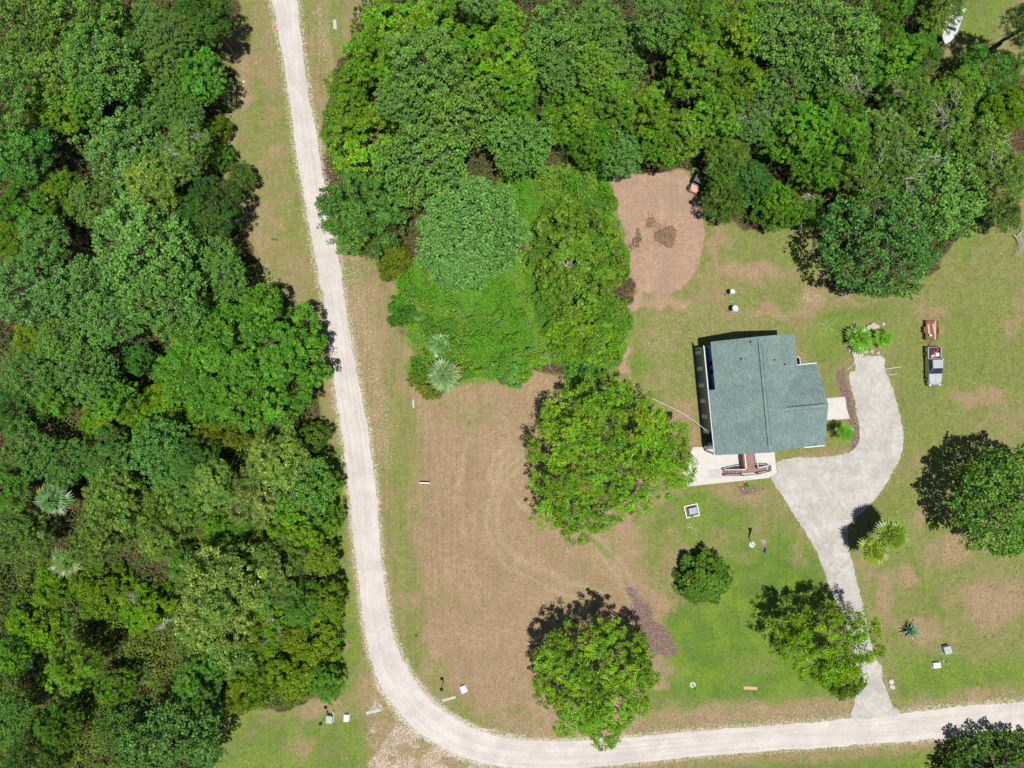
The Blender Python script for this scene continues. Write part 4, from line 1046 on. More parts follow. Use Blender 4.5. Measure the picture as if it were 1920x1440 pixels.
('dark',798,715,36,2.8,'low dark green bush beside the pale fan palm',(1.6,1.0,.7),0),
('broad',958,690,36,1.8,'low fern green mound at the south edge of the bright thicket',(.5, .72, 1.3),0),
('broad',1095,690,42,2.0,'low blue-green mound touching the largest tree from the north',(.5, .7, 1.5),0),
]
for (kd, px, py, r, h, lab, tint, bare) in T:
    tree(kd, px, py, r, h, lab, tint, bare=bool(bare), cat='bush' if h < 4.5 else 'tree')

# ------------------------------------------------------------------ undergrowth (nobody could count it)
def cover(name, label, polys, seed, dens, hmin, hmax, leaf, mat, cols, cat='undergrowth'):
    rng = np.random.default_rng(seed); VV = []; FF = []; CC = []; off = 0
    for pts in polys:
        p = P2(pts); mn = p.min(0); mxx = p.max(0)
        n = int((mxx-mn).prod()*dens)
        X = rng.uniform(mn[0], mxx[0], n); Y = rng.uniform(mn[1], mxx[1], n)
        sd = sdist(X + .6*wob(X*3, Y*3, 1), Y + .6*wob(X*3, Y*3, 3), p)
        k = sd < 0; X, Y, sd = X[k], Y[k], sd[k]; n = len(X)
        hh = hmin + (hmax-hmin)*np.clip(.45 + .75*wob(X*1.8, Y*1.8, 7.0) + .45*wob(X*5, Y*5, 2.5), 0, 1)*np.clip(-sd/1.2, .15, 1)
        lay = rng.uniform(0, 1, n)
        Z = hh*(1 - .45*lay**2) + rng.normal(0, .08, n)
        nrm = np.stack([rng.normal(0, .5, n), rng.normal(0, .5, n), np.ones(n)], 1)
        sel = np.clip(.5 + .9*wob(X*.9, Y*.9, 11.0) + rng.normal(0, .12, n), 0, .999)
        ca = np.array(cols); ci = (sel*len(cols)).astype(int)
        col = ca[ci]*rng.uniform(.65, 1.3, (n, 1))
        L = leaf*rng.uniform(.6, 1.4, n)
        V, F, C = leaf_quads(rng, np.stack([X, Y, np.maximum(Z, .03)], 1), nrm, L, L*.5, col)
        VV.append(V); FF.append(F+off); CC.append(C); off += len(V)
    me = fast_mesh(name, np.vstack(VV), np.vstack(FF), mat, np.vstack(CC))
    return tag(link(name, me), label, cat, kind='stuff')
M_cover = leaf_mat('undergrowth_leaves', (1, 1, 1), .3, .3, .6)
cover('bright_thicket', 'low bright green vine thicket around the fan palms west of the house lawn', [
    [(745,500),(800,480),(900,500),(940,480),(985,470),(1010,520),(1080,560),(1170,570),(1175,640),(1165,690),(1060,700),(1050,680),(1010,680),(1000,705),(960,715),(870,712),(780,725),(770,690),(785,650),(770,610),(745,560)],
    [(930,340),(1010,310),(1130,310),(1150,360),(1160,440),(1180,500),(1150,540),(1020,540),(1000,420),(940,390)]],
    61, 100, .4, 3.4, .13, M_cover, [(.11,.27,.02),(.17,.38,.015),(.22,.42,.012),(.14,.27,.05),(.24,.40,.012),(.15,.28,.07),(.12,.33,.015)])
cover('forest_undergrowth', 'leafy undergrowth beneath the trees of the left forest', [
    [(-80,1030),(130,1040),(230,1080),(330,1130),(330,1290),(300,1340),(200,1330),(120,1260),(-80,1240)],
    [(180,740),(300,740),(420,780),(600,820),(605,1000),(590,1060),(630,1200),(610,1290),(430,1310),(330,1200),(380,1000),(250,900)],
    [(-80,1240),(120,1260),(300,1330),(420,1330),(380,1470),(-80,1470)],
    [(300,860),(600,870),(610,1000),(560,1330),(420,1330),(330,1250)]],
    62, 40, .3, 2.4, .16, M_cover, [(.10,.19,.02),(.16,.28,.015),(.20,.31,.012),(.14,.24,.02),(.20,.24,.03),(.11,.22,.03)])
cover('woodland_floor_plants', 'scattered low plants on the brown forest floor between the crowns', [
    [(-120,-80),(440,-80),(405,100),(425,200),(415,330),(470,470),(560,580),(590,700),(590,860),(-120,1460)],
    [(700,-60),(1790,-60),(1770,120),(1880,160),(1900,330),(1740,500),(1560,520),(1520,420),(1400,415),(1320,370),(1295,312),(1140,312),(930,380),(740,470),(640,430),(620,170)]],
    63, 14, .2, 1.6, .19, M_cover, [(.05,.12,.02),(.09,.18,.02),(.11,.21,.02),(.10,.15,.03)])

# ------------------------------------------------------------------ palms
def fan_frond(seed, L, mat):
    rng = random.Random(seed); V = []; F = []; C = []
    n = 15; pet = L*.42
    mbv = []
    w = .03
    V += [(0, -w, 0), (0, w, 0), (pet, w*.7, pet*.28), (pet, -w*.7, pet*.28)]; F += [(0, 3, 2, 1)]; C += [(1.2, 1.1, .9)]*4
    cx, cz = pet, pet*.28
    for i in range(n):
        a = R(-115 + 230*i/(n-1)) + rng.uniform(-.04, .04)
        l = L*.62*(1 - .25*abs(i/(n-1)-.5)*2)*rng.uniform(.9, 1.1)
        ex = cx + l*math.cos(a); ey = l*math.sin(a); ez = cz - l*rng.uniform(.10, .38)
        mx_, my_ = cx + l*.55*math.cos(a), l*.55*math.sin(a); mz = cz + l*.04
        pw = l*.085
        sx, sy = -math.sin(a)*pw, math.cos(a)*pw
        b = len(V)
        V += [(cx, 0, cz), (mx_+sx, my_+sy, mz-.03), (ex, ey, ez), (mx_-sx, my_-sy, mz-.03)]
        F += [(b, b+3, b+2, b+1)]
        t = rng.uniform(.75, 1.35); C += [(t, t, t)]*4
    return fast_mesh('frond', V, F, mat, np.array(C))
def palm(px, py, z, L, n, label, mat, seed, cat='palm tree', dead=2, tint=(1, 1, 1), low=False):
    rng = random.Random(seed)
    c = at(px, py, z)
    t = thing('palm_tree', label, cat, (c.x, c.y, 0))
    mb = MB(); mb.tube([Vector((0,0,0)), Vector((.03,.02,z*.5)), Vector((0,0,z))], [.22, .17, .15], 8); mb.build('trunk', M_bark, t)
    mes = [fan_frond(seed*10+i, L, mat) for i in range(3)]
    for i in range(n):
        layer = i/n
        o = link('frond', mes[i % 3], t, (0, 0, z + .05))
        el = R(62 - 80*layer) + rng.uniform(-.12, .12)
        o.rotation_euler = (rng.uniform(-.25, .25), -el, i*2.39996 + rng.uniform(-.2, .2))
        s = rng.uniform(.85, 1.12)*(.7 + .3*layer); o.scale = (s, s, s)
        j = rng.uniform(.8, 1.2)
        if dead and i > n-1-dead: o.color = (1.5, .85, .7, 1)
        else: o.color = (tint[0]*j, tint[1]*j, tint[2]*j, 1)
    return t
palm(831, 703, 3.4, 2.7, 30, 'large pale green fan palm at the south-west tip of the bright thicket', M_palm, 1, tint=(1.05, 1.05, 1.1))
palm(824, 648, 2.2, 2.1, 22, 'smaller silvery fan palm north of the large pale one', M_palm, 2, tint=(.9, 1, 1.1), dead=3)
palm(782, 588, 1.6, 1.4, 14, 'small half-hidden fan palm with a dead yellow frond at the thicket edge', M_palm, 3, tint=(.7, .9, .8), dead=3)
palm(1611, 636, 1.3, 2.1, 26, 'bright green palm in the stone ringed bed north of the driveway, left one', M_palm2, 4)
palm(1655, 636, 1.2, 1.7, 20, 'bright green palm in the stone ringed bed north of the driveway, right one', M_palm2, 5, dead=0)
palm(1670, 1003, 5.4, 2.5, 44, 'taller of the two yellowish palms beside the driveway neck', M_palm2, 6, tint=(1.2, .85, 1.0), dead=6)
palm(1638, 1030, 4.6, 2.2, 36, 'lower left of the two yellowish palms beside the driveway neck', M_palm2, 7, tint=(1.3, .8, .9), dead=9)
palm(100, 935, 6, 2.6, 24, 'silver green fan palm inside the left forest', M_palm, 8, tint=(.62, .8, .75))
palm(128, 1050, 5, 2.5, 22, 'yellowish silver fan palm in the left forest, below the first palm', M_palm, 9, tint=(.75, .78, .55), dead=4)
palm(398, 52, 7.5, 1.7, 16, 'small pale palm at the top of the western forest edge', M_palm, 10, tint=(.9, 1, .9))
palm(1303, 325, .3, .9, 9, 'pale green cut palm fronds on the ground beside the black buggy', M_palm, 11, cat='palm fronds', tint=(1.3, 1.2, 1.0), dead=0)

def rosette(name, label, px, py, L, n, mat, seed, cat, z=.2, el0=60, el1=8, wd=.07, tint=(1, 1, 1)):
    rng = random.Random(seed); c = at(px, py, z); t = thing(name, label, cat, (c.x, c.y, 0))
    V = [(0,-wd*.6,0),(0,wd*.6,0),(L*.5,wd,L*.1),(L*.5,-wd,L*.1),(L,0,-L*.05)]
    me = fast_mesh('leaf', V, [(0,3,2),(0,2,1),(3,4,2)], mat, np.ones((5, 3)))
    for i in range(n):
        o = link('leaf', me, t, (0, 0, z)); o.rotation_euler = (rng.uniform(-.3, .3), -R(el0 + (el1-el0)*i/n), i*2.39996)
        s = rng.uniform(.75, 1.1); o.scale = (s, s, s); j = rng.uniform(.75, 1.25); o.color = (tint[0]*j, tint[1]*j, tint[2]*j, 1)
    MB().cyl((0,0,0), (0,0,z+.1), .12, .08, 7).build('stem', M_bark, t)
    return t
def pinnate_palm(px, py, z, L, n, label, seed, mat, tint=(1,1,1)):
    rng = random.Random(seed); c = at(px, py, z); t = thing('cycad', label, 'palm', (c.x, c.y, 0))
    V = []; F = []; C = []
    k = 11
    V += [(0,-.02,0),(0,.02,0),(L,0,.0)]; F.append((0,2,1,1)); 
    V = [(0,-.02,0),(0,.02,0),(L,.01,-.25*L),(L,-.01,-.25*L)]; F = [(0,3,2,1)]; C = [(1,1,1)]*4
    for i in range(1, k):
        x = L*i/k; zz = -.25*L*(i/k)**2; ll = L*.34*math.sin(PI*(i/k)*.9+.2)
        for sg in (-1, 1):
            b = len(V); V += [(x-.05,0,zz),(x+.07,0,zz),(x+ll*.45+.03,sg*ll,zz-.03),(x+ll*.45-.03,sg*ll,zz-.03)]
            F.append((b,b+1,b+2,b+3) if sg > 0 else (b,b+3,b+2,b+1)); q = rng.uniform(.8,1.2); C += [(q,q,q)]*4
    me = fast_mesh('frond', V, F, mat, np.array(C))
    for i in range(n):
        o = link('frond', me, t, (0, 0, z)); o.rotation_euler = (0, -R(50-45*i/n), i*2.39996); j = rng.uniform(.75, 1.25); o.color = (tint[0]*j, tint[1]*j, tint[2]*j, 1)
    MB().cyl((0,0,0), (0,0,z), .18, .14, 8).build('trunk', M_bark, t)
pinnate_palm(1583, 811, 2.2, 1.35, 11, 'small bright feather-leaved palm east of the house below the concrete walk', 3, M_palm2, (.95, 1.0, 1.2))
rosette('agave', 'blue-green agave with long curved leaves on the east lawn', 1705, 1182, 1.6, 30, M_palm, 5, 'agave', .3, 72, 5, .12, (.95, 1.1, 1.9))
rosette('small_shrub', 'small bright green plant in a ring of brown mulch below the stairs', 1401, 911, .55, 26, M_palm2, 8, 'plant', .25, 80, 15, .10, (1.2, 1.1, 1))
cover('fallen_green_branch', 'leafy cut branch lying on the bare dirt clearing', [[(1178,462),(1192,452),(1200,436),(1203,428),(1212,434),(1206,446),(1196,460),(1184,464)]], 71, 90, .1, .9, .12, M_cover, [(.16,.24,.03),(.28,.3,.05),(.2,.16,.1)], 'branch')

# ------------------------------------------------------------------ house
ha = R(5.6)
hu = Vector((math.cos(ha), math.sin(ha), 0)); hv = Vector((-math.sin(ha), math.cos(ha), 0))
HO = at(1353, 853, 5.1); HO.z = 0
def loc(px, py, z):
    d = at(px, py, z) - HO
    return d.dot(hu), d.dot(hv)
house = thing('house', 'house with grey-green shingle roofs and a screened west porch', 'house', HO, ha)
def part(mb, name, mat, parent=house, **kw): return mb.build(name, mat, parent, **kw)
EZ, RZ, RU = 5.1, 7.45, 5.45
sl = (RZ-EZ)/RU
part(MB().add([(.4,.4,0),(10.5,.4,0),(10.5,.4,EZ-.1),(RU,.4,RZ-.25),(.4,.4,EZ-.1),(.4,14.3,0),(10.5,14.3,0),(10.5,14.3,EZ-.1),(RU,14.3,RZ-.25),(.4,14.3,EZ-.1)],
     [(0,1,2,3,4),(9,8,7,6,5),(0,4,9,5),(1,6,7,2),(2,7,8,3),(3,8,9,4),(5,6,1,0)]), 'wall', M_blue)
part(MB().add([(10.505,.5,0),(13.1,.5,0),(13.1,.5,4.4),(10.505,.5,4.4),(10.505,10.1,0),(13.1,10.1,0),(13.1,10.1,4.4),(10.505,10.1,4.4),(13.1,5.2,6.6),(10.505,5.2,6.6)],
     [(0,1,2,3),(7,6,5,4),(1,5,6,8,2),(0,3,9,7,4),(3,2,8,9),(6,7,9,8)]), 'wing_wall', M_siding)
def slope_slab(mb, quad, t=.14):
    top = [Vector(q) for q in quad]; bot = [q - Vector((0, 0, t)) for q in top]
    mb.hexa(bot, top)
roof = link('roof', None, house)
mb = MB()
wx = -.78
slope_slab(mb, [(0,8.5,EZ),(RU,8.5,RZ),(RU,14.72,RZ),(0,14.72,EZ)])
part(mb, 'roof_slope', M_shingle, roof)
mb = MB(); slope_slab(mb, [(wx,0,EZ+wx*sl),(RU,0,RZ),(RU,8.5,RZ),(wx,8.5,EZ+wx*sl)]); o = part(mb, 'roof_slope', M_shingle, roof)
o.color = (1,1,1,1)
mb = MB(); slope_slab(mb, [(RU,0,RZ),(10.9,0,EZ),(10.9,14.72,EZ),(RU,14.72,RZ)]); part(mb, 'roof_slope', M_shingle, roof)
WR = 6.9; wv = 5.25; wh = 5.35; ws = (WR-4.62)/wh
def mplane(u): return RZ - (u-RU)*sl
u_r = RU + (RZ-WR)/sl
mb = MB()
# wing slopes run up to the valley with the main roof
def wing(sign):
    ve = wv + sign*wh
    # points where wing slope height equals main slope height
    ua = u_r - .02; ue = 10.9
    # at main eave u=10.9 z=EZ-.0 wing z equals 5.1 at distance
    dv = (WR-EZ)/ws
    top = [(ua, wv, WR), (13.6, wv, WR), (13.6, ve, 4.62), (10.86, ve, 4.62), (10.86, wv+sign*dv, EZ-.02)]
    q = [(x, y, z+.004) for x, y, z in top]; b = [(x, y, z-.14) for x, y, z in top]
    n = 5
    fs = [tuple(range(n)) if sign < 0 else tuple(range(n-1, -1, -1)), tuple(range(2*n-1, n-1, -1)) if sign < 0 else tuple(range(n, 2*n))]
    fs += [(i, n+i, n+(i+1) % n, (i+1) % n) for i in range(n)]
    return MB().add(q + b, fs)
part(wing(1), 'roof_slope', M_shingle, roof); part(wing(-1), 'roof_slope', M_shingle, roof)
part(MB().box(RU-.14,RU+.14,.4,14.4,RZ-.02,RZ+.06), 'ridge_cap', M_shingle, roof)
M_ridge = simple('ridge_vent_dark', (.05, .075, .08), .8)
part(MB().box(RU-.21,RU-.15,.9,13.9,RZ-.12,RZ+.015).box(RU+.30,RU+.34,.9,13.9,RZ-.2,RZ-.10), 'ridge_vent', M_ridge, roof)
part(MB().box(8.3,13.0,wv+.17,wv+.24,WR-.12,WR+.02).box(8.1,13.0,wv-.36,wv-.31,WR-.2,WR-.11), 'ridge_vent', M_ridge, roof)
part(MB().box(8.0,13.5,wv-.14,wv+.14,WR-.02,WR+.07), 'ridge_cap', M_shingle, roof)
for px, py in ((1404,641.5),(1389,672.5),(1450.5,675),(1473.5,683)):
    z = 6.4
    u, v = loc(px, py, z); zz = EZ + u*sl if u < RU else mplane(u)
    part(MB().cyl((u,v,zz-.05),(u,v,zz+.35),.07,.07,8).cyl((u,v,zz-.02),(u,v,zz+.06),.16,.10,8), 'roof_vent', M_black, roof)
# trim and fascias
part(MB().box(10.93,13.62,wv-wh-.1,wv-wh-.005,4.44,4.66), 'fascia', M_white)
part(MB().box(10.93,13.62,wv+wh+.005,wv+wh+.09,4.44,4.66), 'fascia', M_white)
part(MB().box(-.86,-.79,0,14.35,4.50,4.74), 'gutter', M_white)
# west porch wall
UW = -.73
part(MB().box(UW-.06,UW+.06,3.0,14.2,3.05,4.6), 'upper_wall', M_siding)
part(MB().box(UW-.06,UW+.06,3.0,14.2,0,.22), 'lower_wall', M_siding)
vc = [12.45, 10.2, 8.05, 5.95, 3.85]
edges = [13.55, 11.35, 9.12, 7.0, 4.9, 2.92]
for e in edges:
    part(MB().box(UW-.08,UW+.075,e-.26,e+.26,.221,3.049), 'post', M_trimgrey)
for i, v in enumerate(vc):
    part(MB().box(UW-.02,UW+.02,edges[i+1]+.265,edges[i]-.265,.23,3.04), 'screen_panel', M_screen)
part(MB().box(UW-.06,UW+.055,14.0,14.2,.221,3.049), 'post', M_trimgrey)
part(MB().box(UW+.065,.395,3.0,14.15,2.3,2.45), 'porch_floor', M_deckfloor)
part(MB().box(UW-.1,UW+.1,.05,.25,0,4.5), 'post', M_white)
part(MB().box(UW-.02,UW+.03,.3,2.65,.9,1.0), 'rail', M_dkgrey)
part(MB().box(UW+.08,.39,.3,2.7,.08,.12), 'porch_floor', M_dkgrey)
for v in (11.95, 10.85):
    w = part(MB().box(.355,.398,v-.42,v+.42,2.65,4.2), 'window', M_blue)
    MB().box(.33,.354,v-.36,v+.36,2.72,4.13).build('pane', M_glass, w)
    MB().box(.325,.35,v-.45,v-.37,2.65,4.2).box(.325,.35,v+.37,v+.45,2.65,4.2).build('frame', M_white, w)
for v in (3.0, 6.2):
    w = part(MB().box(10.40,10.49,v-.5,v+.5,1.5,2.8), 'window', M_glass)
d = part(MB().box(13.102,13.14,4.5,5.5,0.08,2.15), 'door', M_white); MB().box(13.14,13.17,4.6,4.66,1.0,1.1).build('handle', M_black, d)
w = part(MB().box(13.102,13.13,7.0,8.2,1.2,2.4), 'window', M_glass)
w = part(MB().box(2.0,3.3,.36,.398,2.2,3.5), 'window', M_glass)
d = part(MB().box(4.1,5.05,.36,.398,1.6,3.7), 'door', M_white)
u, v = loc(1499, 676, 4.3)
part(MB().tube([Vector((u,v-.4,4.5)),Vector((u,v+.4,4.5)),Vector((u-.3,v+.55,4.4))],[.05,.05,.05],6), 'vent_pipe', M_white)

# deck and stairs (raised, T shaped)
deck = thing('entrance_deck', 'raised brown composite deck with stairs on both sides and white railings', 'deck', HO, ha)
DZ = 1.55
uL = loc(1397.7, 864, 2.45)[0]; uR = loc(1420, 864, 2.45)[0]
vT = loc(1408, 878.5, 2.2)[1]; vB = loc(1400, 890, 1.9)[1]
uS = loc(1390, 885, 1.6)[0]; uE = loc(1355, 886, .2)[0]; uT = loc(1419, 880, 1.6)[0]; uX = loc(1438, 878, .3)[0]
v = .38; n = int((v - vB)/.15)
for i in range(n):
    v1 = v - i*.15
    a, b = (uL, uR)
    if v1 - .07 < vT: a, b = uS, uT
    MB().box(a, b, v1-.142, v1, DZ-.03, DZ).build('deck_board', M_deck, deck)
k = 7; tw = (uS-uE)/k
for i in range(k):
    z = DZ - (i+1)*DZ/(k+1)
    MB().box(uS-(i+1)*tw+.02, uS-i*tw-.035, vB, vT, z-.03, z).build('tread', M_deck, deck)
    MB().box(uS-i*tw-.032, uS-i*tw, vB+.01, vT-.01, z-.1, z+DZ/(k+1)-.035).build('riser', M_dkgrey, deck)
k2 = 5; tw2 = (uX-uT)/k2
for i in range(k2):
    z = DZ - (i+1)*(DZ-.1)/(k2+1)
    MB().box(uT+i*tw2+.035, uT+(i+1)*tw2-.02, vB, vT, z-.03, z).build('tread', M_deck, deck)
    MB().box(uT+i*tw2, uT+i*tw2+.032, vB+.01, vT-.01, z-.1, z+.2).build('riser', M_dkgrey, deck)
def rail(a, b, name='railing', m=M_white, w=.05, bm=M_dkgrey):
    a = Vector(a); b = Vector(b); d = (b-a); L = Vector((d.x, d.y, 0)).length; s = Vector((-d.y, d.x, 0)).normalized()*w
    mb = MB(); mb.hexa([a-s, b-s, b+s, a+s], [a-s+Vector((0,0,.06)), b-s+Vector((0,0,.06)), b+s+Vector((0,0,.06)), a+s+Vector((0,0,.06))])
    o = mb.build(name, m, deck)
    nb = int(L/.13); bb = MB()
    for i in range(nb+1):
        q = a + d*(i/nb); bb.cyl(q - Vector((0,0,.82)), q, .016, .016, 4, False)
    x = bb.build('balusters', bm, o); x['kind'] = 'stuff'
    return o
rail((uL, .3, DZ+.9), (uL, vT-.0, DZ+.9)); rail((uR, .3, DZ+.9), (uR, vT, DZ+.9), w=.035)
rail((uL-.04, vT, DZ+.88), (uS, vT, DZ+.86)); rail((uS, vT, DZ+.86), (uE, vT, .95))
rail((uR, vT, DZ+.88), (uX+.1, vT, 1.0))
rail((uS, vB, DZ+.88), (uT, vB, DZ+.88), m=M_dkgrey, w=.035); rail((uS, vB, DZ+.88), (uE, vB, .95), m=M_dkgrey, w=.035); rail((uT, vB, DZ+.88), (uX, vB, 1.0), m=M_dkgrey, w=.035)
for (a, b, z) in ((uE, vB, 1.05), (uE, vT, 1.05), (uS, vB, DZ+1), (uT, vB, DZ+1), (uX, vB, 1.1), (uL, vT, DZ+1), (uR, vT, DZ+1), (uX+.1, vT, 1.1), (uL, .35, DZ+1), (uR, .35, DZ+1)):
    MB().box(a-.06, a+.06, b-.06, b+.06, .07, z).build('post', M_dkgrey, deck)
mb = MB()
for q in np.arange(vT, .3, .16): mb.box(uL-.03, uL-.01, q, q+.1, .08, DZ-.05)
x = mb.build('lattice', M_deck, deck); x['kind'] = 'stuff'
u1, v1 = loc(1443, 878, .1)
mat_ = MB().box(-.25,.25,-.42,.42,0,.03,.008).build('doormat', M_dkgrey, None, HO + hu*u1 + hv*v1 + Vector((0,0,.07)), ha)
tag(mat_, 'dark grey mat on the patio at the foot of the right hand deck stairs', 'mat')
# chair in porch corner
def chair(u, v, label):
    t = thing('patio_chair', label, 'chair', HO + hu*u + hv*v + Vector((0, 0, .12)), ha + R(90))
    MB().box(-.24,.24,-.24,.24,.38,.43,.02).build('seat', M_trimgrey, t)
    MB().hexa([(-.24,.22,.43),(.24,.22,.43),(.24,.26,.43),(-.24,.26,.43)],[(-.24,.34,.9),(.24,.34,.9),(.24,.38,.9),(-.24,.38,.9)]).build('backrest', M_trimgrey, t)
    for sx in (-.21,.21):
        for sy in (-.21,.21): MB().cyl((sx,sy,0),(sx,sy,.38),.02,.02,6).build('leg', M_dkgrey, t)
chair(-.15, 1.0, 'grey patio chair in the shaded south-west porch corner of the house')

# rope
ra = at(1222, 747, 3.2); rb = HO + hu*(-.8) + hv*2.9 + Vector((0, 0, 2.9))
pts_ = []
for i in range(15):
    t = i/14; q = ra.lerp(rb, t); q.z -= 1.6*4*t*(1-t)*.35; q += Vector((.25, .35, 0))*math.sin(PI*t); pts_.append(q)
tag(MB().tube(pts_, [.03]*15, 5).build('rope', M_white), 'thin white rope strung from the largest tree to the house porch', 'rope')

# ------------------------------------------------------------------ pickup
truck = thing('pickup_truck', 'silver pickup truck parked on the grass with a loaded open bed', 'truck', at(1749.5, 687, .6) * Vector((1,1,0)), R(1.8))
# local: +y rear (north), -y front (south); length 5.3
def body_loft(secs):
    """secs: list of (y, halfwidth, z0, z1, topinset)"""
    V = []; F = []
    for y, hw, z0, z1, ins in secs:
        zb = z1-.12
        V += [(-hw, y, z0), (-hw, y, (z0+zb)/2), (-hw+.02, y, zb), (-hw+ins, y, z1), (hw-ins, y, z1), (hw-.02, y, zb), (hw, y, (z0+zb)/2), (hw, y, z0)]
    n = len(secs)
    for i in range(n-1):
        for j in range(8):
            a = i*8+j; b = i*8+(j+1) % 8
            F.append((a, b, b+8, a+8))
    F.append(tuple(range(7, -1, -1))); F.append(tuple(range((n-1)*8, n*8)))
    return V, F
mb = MB()
V, F = body_loft([(-2.68,.48,.42,.74,.12),(-2.60,.72,.36,.90,.20),(-2.42,.86,.32,1.0,.22),(-2.1,.92,.32,1.06,.18),(-1.9,.93,.32,1.08,.14),(-1.35,.93,.32,1.12,.10),(-.98,.93,.32,1.13,.08),(1.05,.93,.32,1.13,.06)])
mb.add(V, F); mb.build('body', M_paint, truck, smooth=False)
bed = MB()
bed.box(-.93,-.80,1.052,2.62,.40,1.12,.02).box(.80,.93,1.052,2.62,.40,1.12,.02).box(-.798,.798,1.052,1.10,.40,1.12).box(-.798,.798,2.56,2.63,.45,1.10,.01)
bo = bed.build('bed_side', M_paint, truck)
MB().box(-.798,.798,1.102,2.558,.55,.62).build('bed_floor', M_black, truck)
MB().box(-.93,.93,2.634,2.74,.38,.56,.03).build('rear_bumper', M_dkgrey, truck)
MB().add([(-.6,-2.72,.36),(.6,-2.72,.36),(.85,-2.5,.36),(-.85,-2.5,.36),(-.6,-2.72,.52),(.6,-2.72,.52),(.85,-2.6,.52),(-.85,-2.6,.52)],[(3,2,1,0),(4,5,6,7),(0,1,5,4),(1,2,6,5),(2,3,7,6),(3,0,4,7)]).build('front_bumper', M_dkgrey, truck)
MB().box(-.45,.45,-2.69,-2.64,.58,.76).build('grille', M_black, truck)
# cab
cb = MB(); cb.hexa([(-.86,-1.02,1.12),(.86,-1.02,1.12),(.88,1.04,1.12),(-.88,1.04,1.12)], [(-.70,-.28,1.70),(.70,-.28,1.70),(.72,.88,1.72),(-.72,.88,1.72)])
cb.build('cab', M_black, truck)
MB().hexa([(-.70,-.30,1.70),(.70,-.30,1.70),(.73,.92,1.72),(-.73,.92,1.72)], [(-.66,-.24,1.76),(.66,-.24,1.76),(.68,.86,1.79),(-.68,.86,1.79)]).build('cab_roof', M_paint, truck)
rb_ = MB()
for q in (-.45,-.15,.15,.45): rb_.box(q-.04,q+.04,-.05,.75,1.77,1.80)
rb_.build('roof_rib', M_paint, truck)
MB().box(-.004,.004,-2.35,-1.1,1.13,1.146).build('hood_seam', M_dkgrey, truck)
MB().add([(-.78,-1.0,1.15),(.78,-1.0,1.15),(.66,-.33,1.70),(-.66,-.33,1.70)],[(0,1,2,3)]).build('windshield', M_glass, truck)
for s in (-1, 1):
    MB().add([(s*.875,-.80,1.16),(s*.885,.95,1.16),(s*.745,.84,1.68),(s*.735,-.22,1.68)],[(0,1,2,3) if s > 0 else (3,2,1,0)]).build('side_window', M_glass, truck)
    MB().cyl((s*.87,-1.0,1.13),(s*.70,-.28,1.72),.045,.045,6).build('pillar', M_paint, truck)
    MB().cyl((s*.88,1.0,1.13),(s*.72,.88,1.72),.06,.06,6).build('pillar', M_paint, truck)
    MB().box(s*1.0-.09,s*1.0+.09,-.92,-.78,1.08,1.25,.02).build('mirror', M_black, truck)
    MB().box(s*.66-.15,s*.66+.15,-2.60,-2.45,.78,.93).build('headlight', M_white, truck)
    MB().box(s*.88-.05,s*.88+.05,2.57,2.635,.75,1.0).build('taillight', M_red, truck)
    for y in (-1.75, 1.75):
        w = link('wheel', None, truck, (s*.86, y, .37))
        MB().cyl((-.12,0,0),(.12,0,0),.37,.37,18).build('tyre', M_rubber, w)
        MB().cyl((s*.05,0,0),(s*.135,0,0),.22,.20,12).build('rim', M_rim, w)
MB().add([(-.66,.935,1.2),(.66,.935,1.2),(.60,.90,1.62),(-.60,.90,1.62)],[(3,2,1,0)]).build('rear_window', M_glass, truck)
TO = truck.location; tr_ = truck.rotation_euler.z
def onveh(o, x, y, z):
    c, s = math.cos(o.rotation_euler.z), math.sin(o.rotation_euler.z)
    return Vector((o.location.x + x*c - y*s, o.location.y + x*s + y*c, z))
tag(MB().box(-.28,.28,-.2,.2,0,.3,.04).build('cardboard_box', M_wood, None, onveh(truck,-.15,1.4,.62), R(20)), 'tan cardboard box behind the cab in the pickup bed', 'box')
o = MB(); o.add([(-.3,-.35,0),(.3,-.3,0),(.32,.3,0),(-.25,.35,0),(-.2,-.25,.35),(.22,-.2,.42),(.2,.22,.38),(-.18,.2,.33)],[(3,2,1,0),(4,5,6,7),(0,1,5,4),(1,2,6,5),(2,3,7,6),(3,0,4,7)])
tag(o.build('white_bag', M_white, None, onveh(truck,.42,1.6,.62)), 'white bag lying in the pickup bed', 'bag')
tag(MB().box(-.16,.16,-.12,.12,0,.3,.04).cyl((0,0,.3),(0,0,.36),.05,.05,8).build('fuel_can', M_red, None, onveh(truck,.55,2.2,.62), R(10)), 'red fuel can at the tailgate in the pickup bed', 'can')
o = MB(); 
for s in (-.14,.14): o.cyl((s,-.6,0),(s,.6,.5),.03,.03,6)
for i in range(4): o.cyl((-.14,-.45+.3*i,.06+.125*i),(.14,-.45+.3*i,.06+.125*i),.02,.02,5)
tag(o.build('small_ladder', M_red, None, onveh(truck,.05,1.95,.66), R(-30)), 'short red step ladder leaning in the pickup bed', 'ladder')

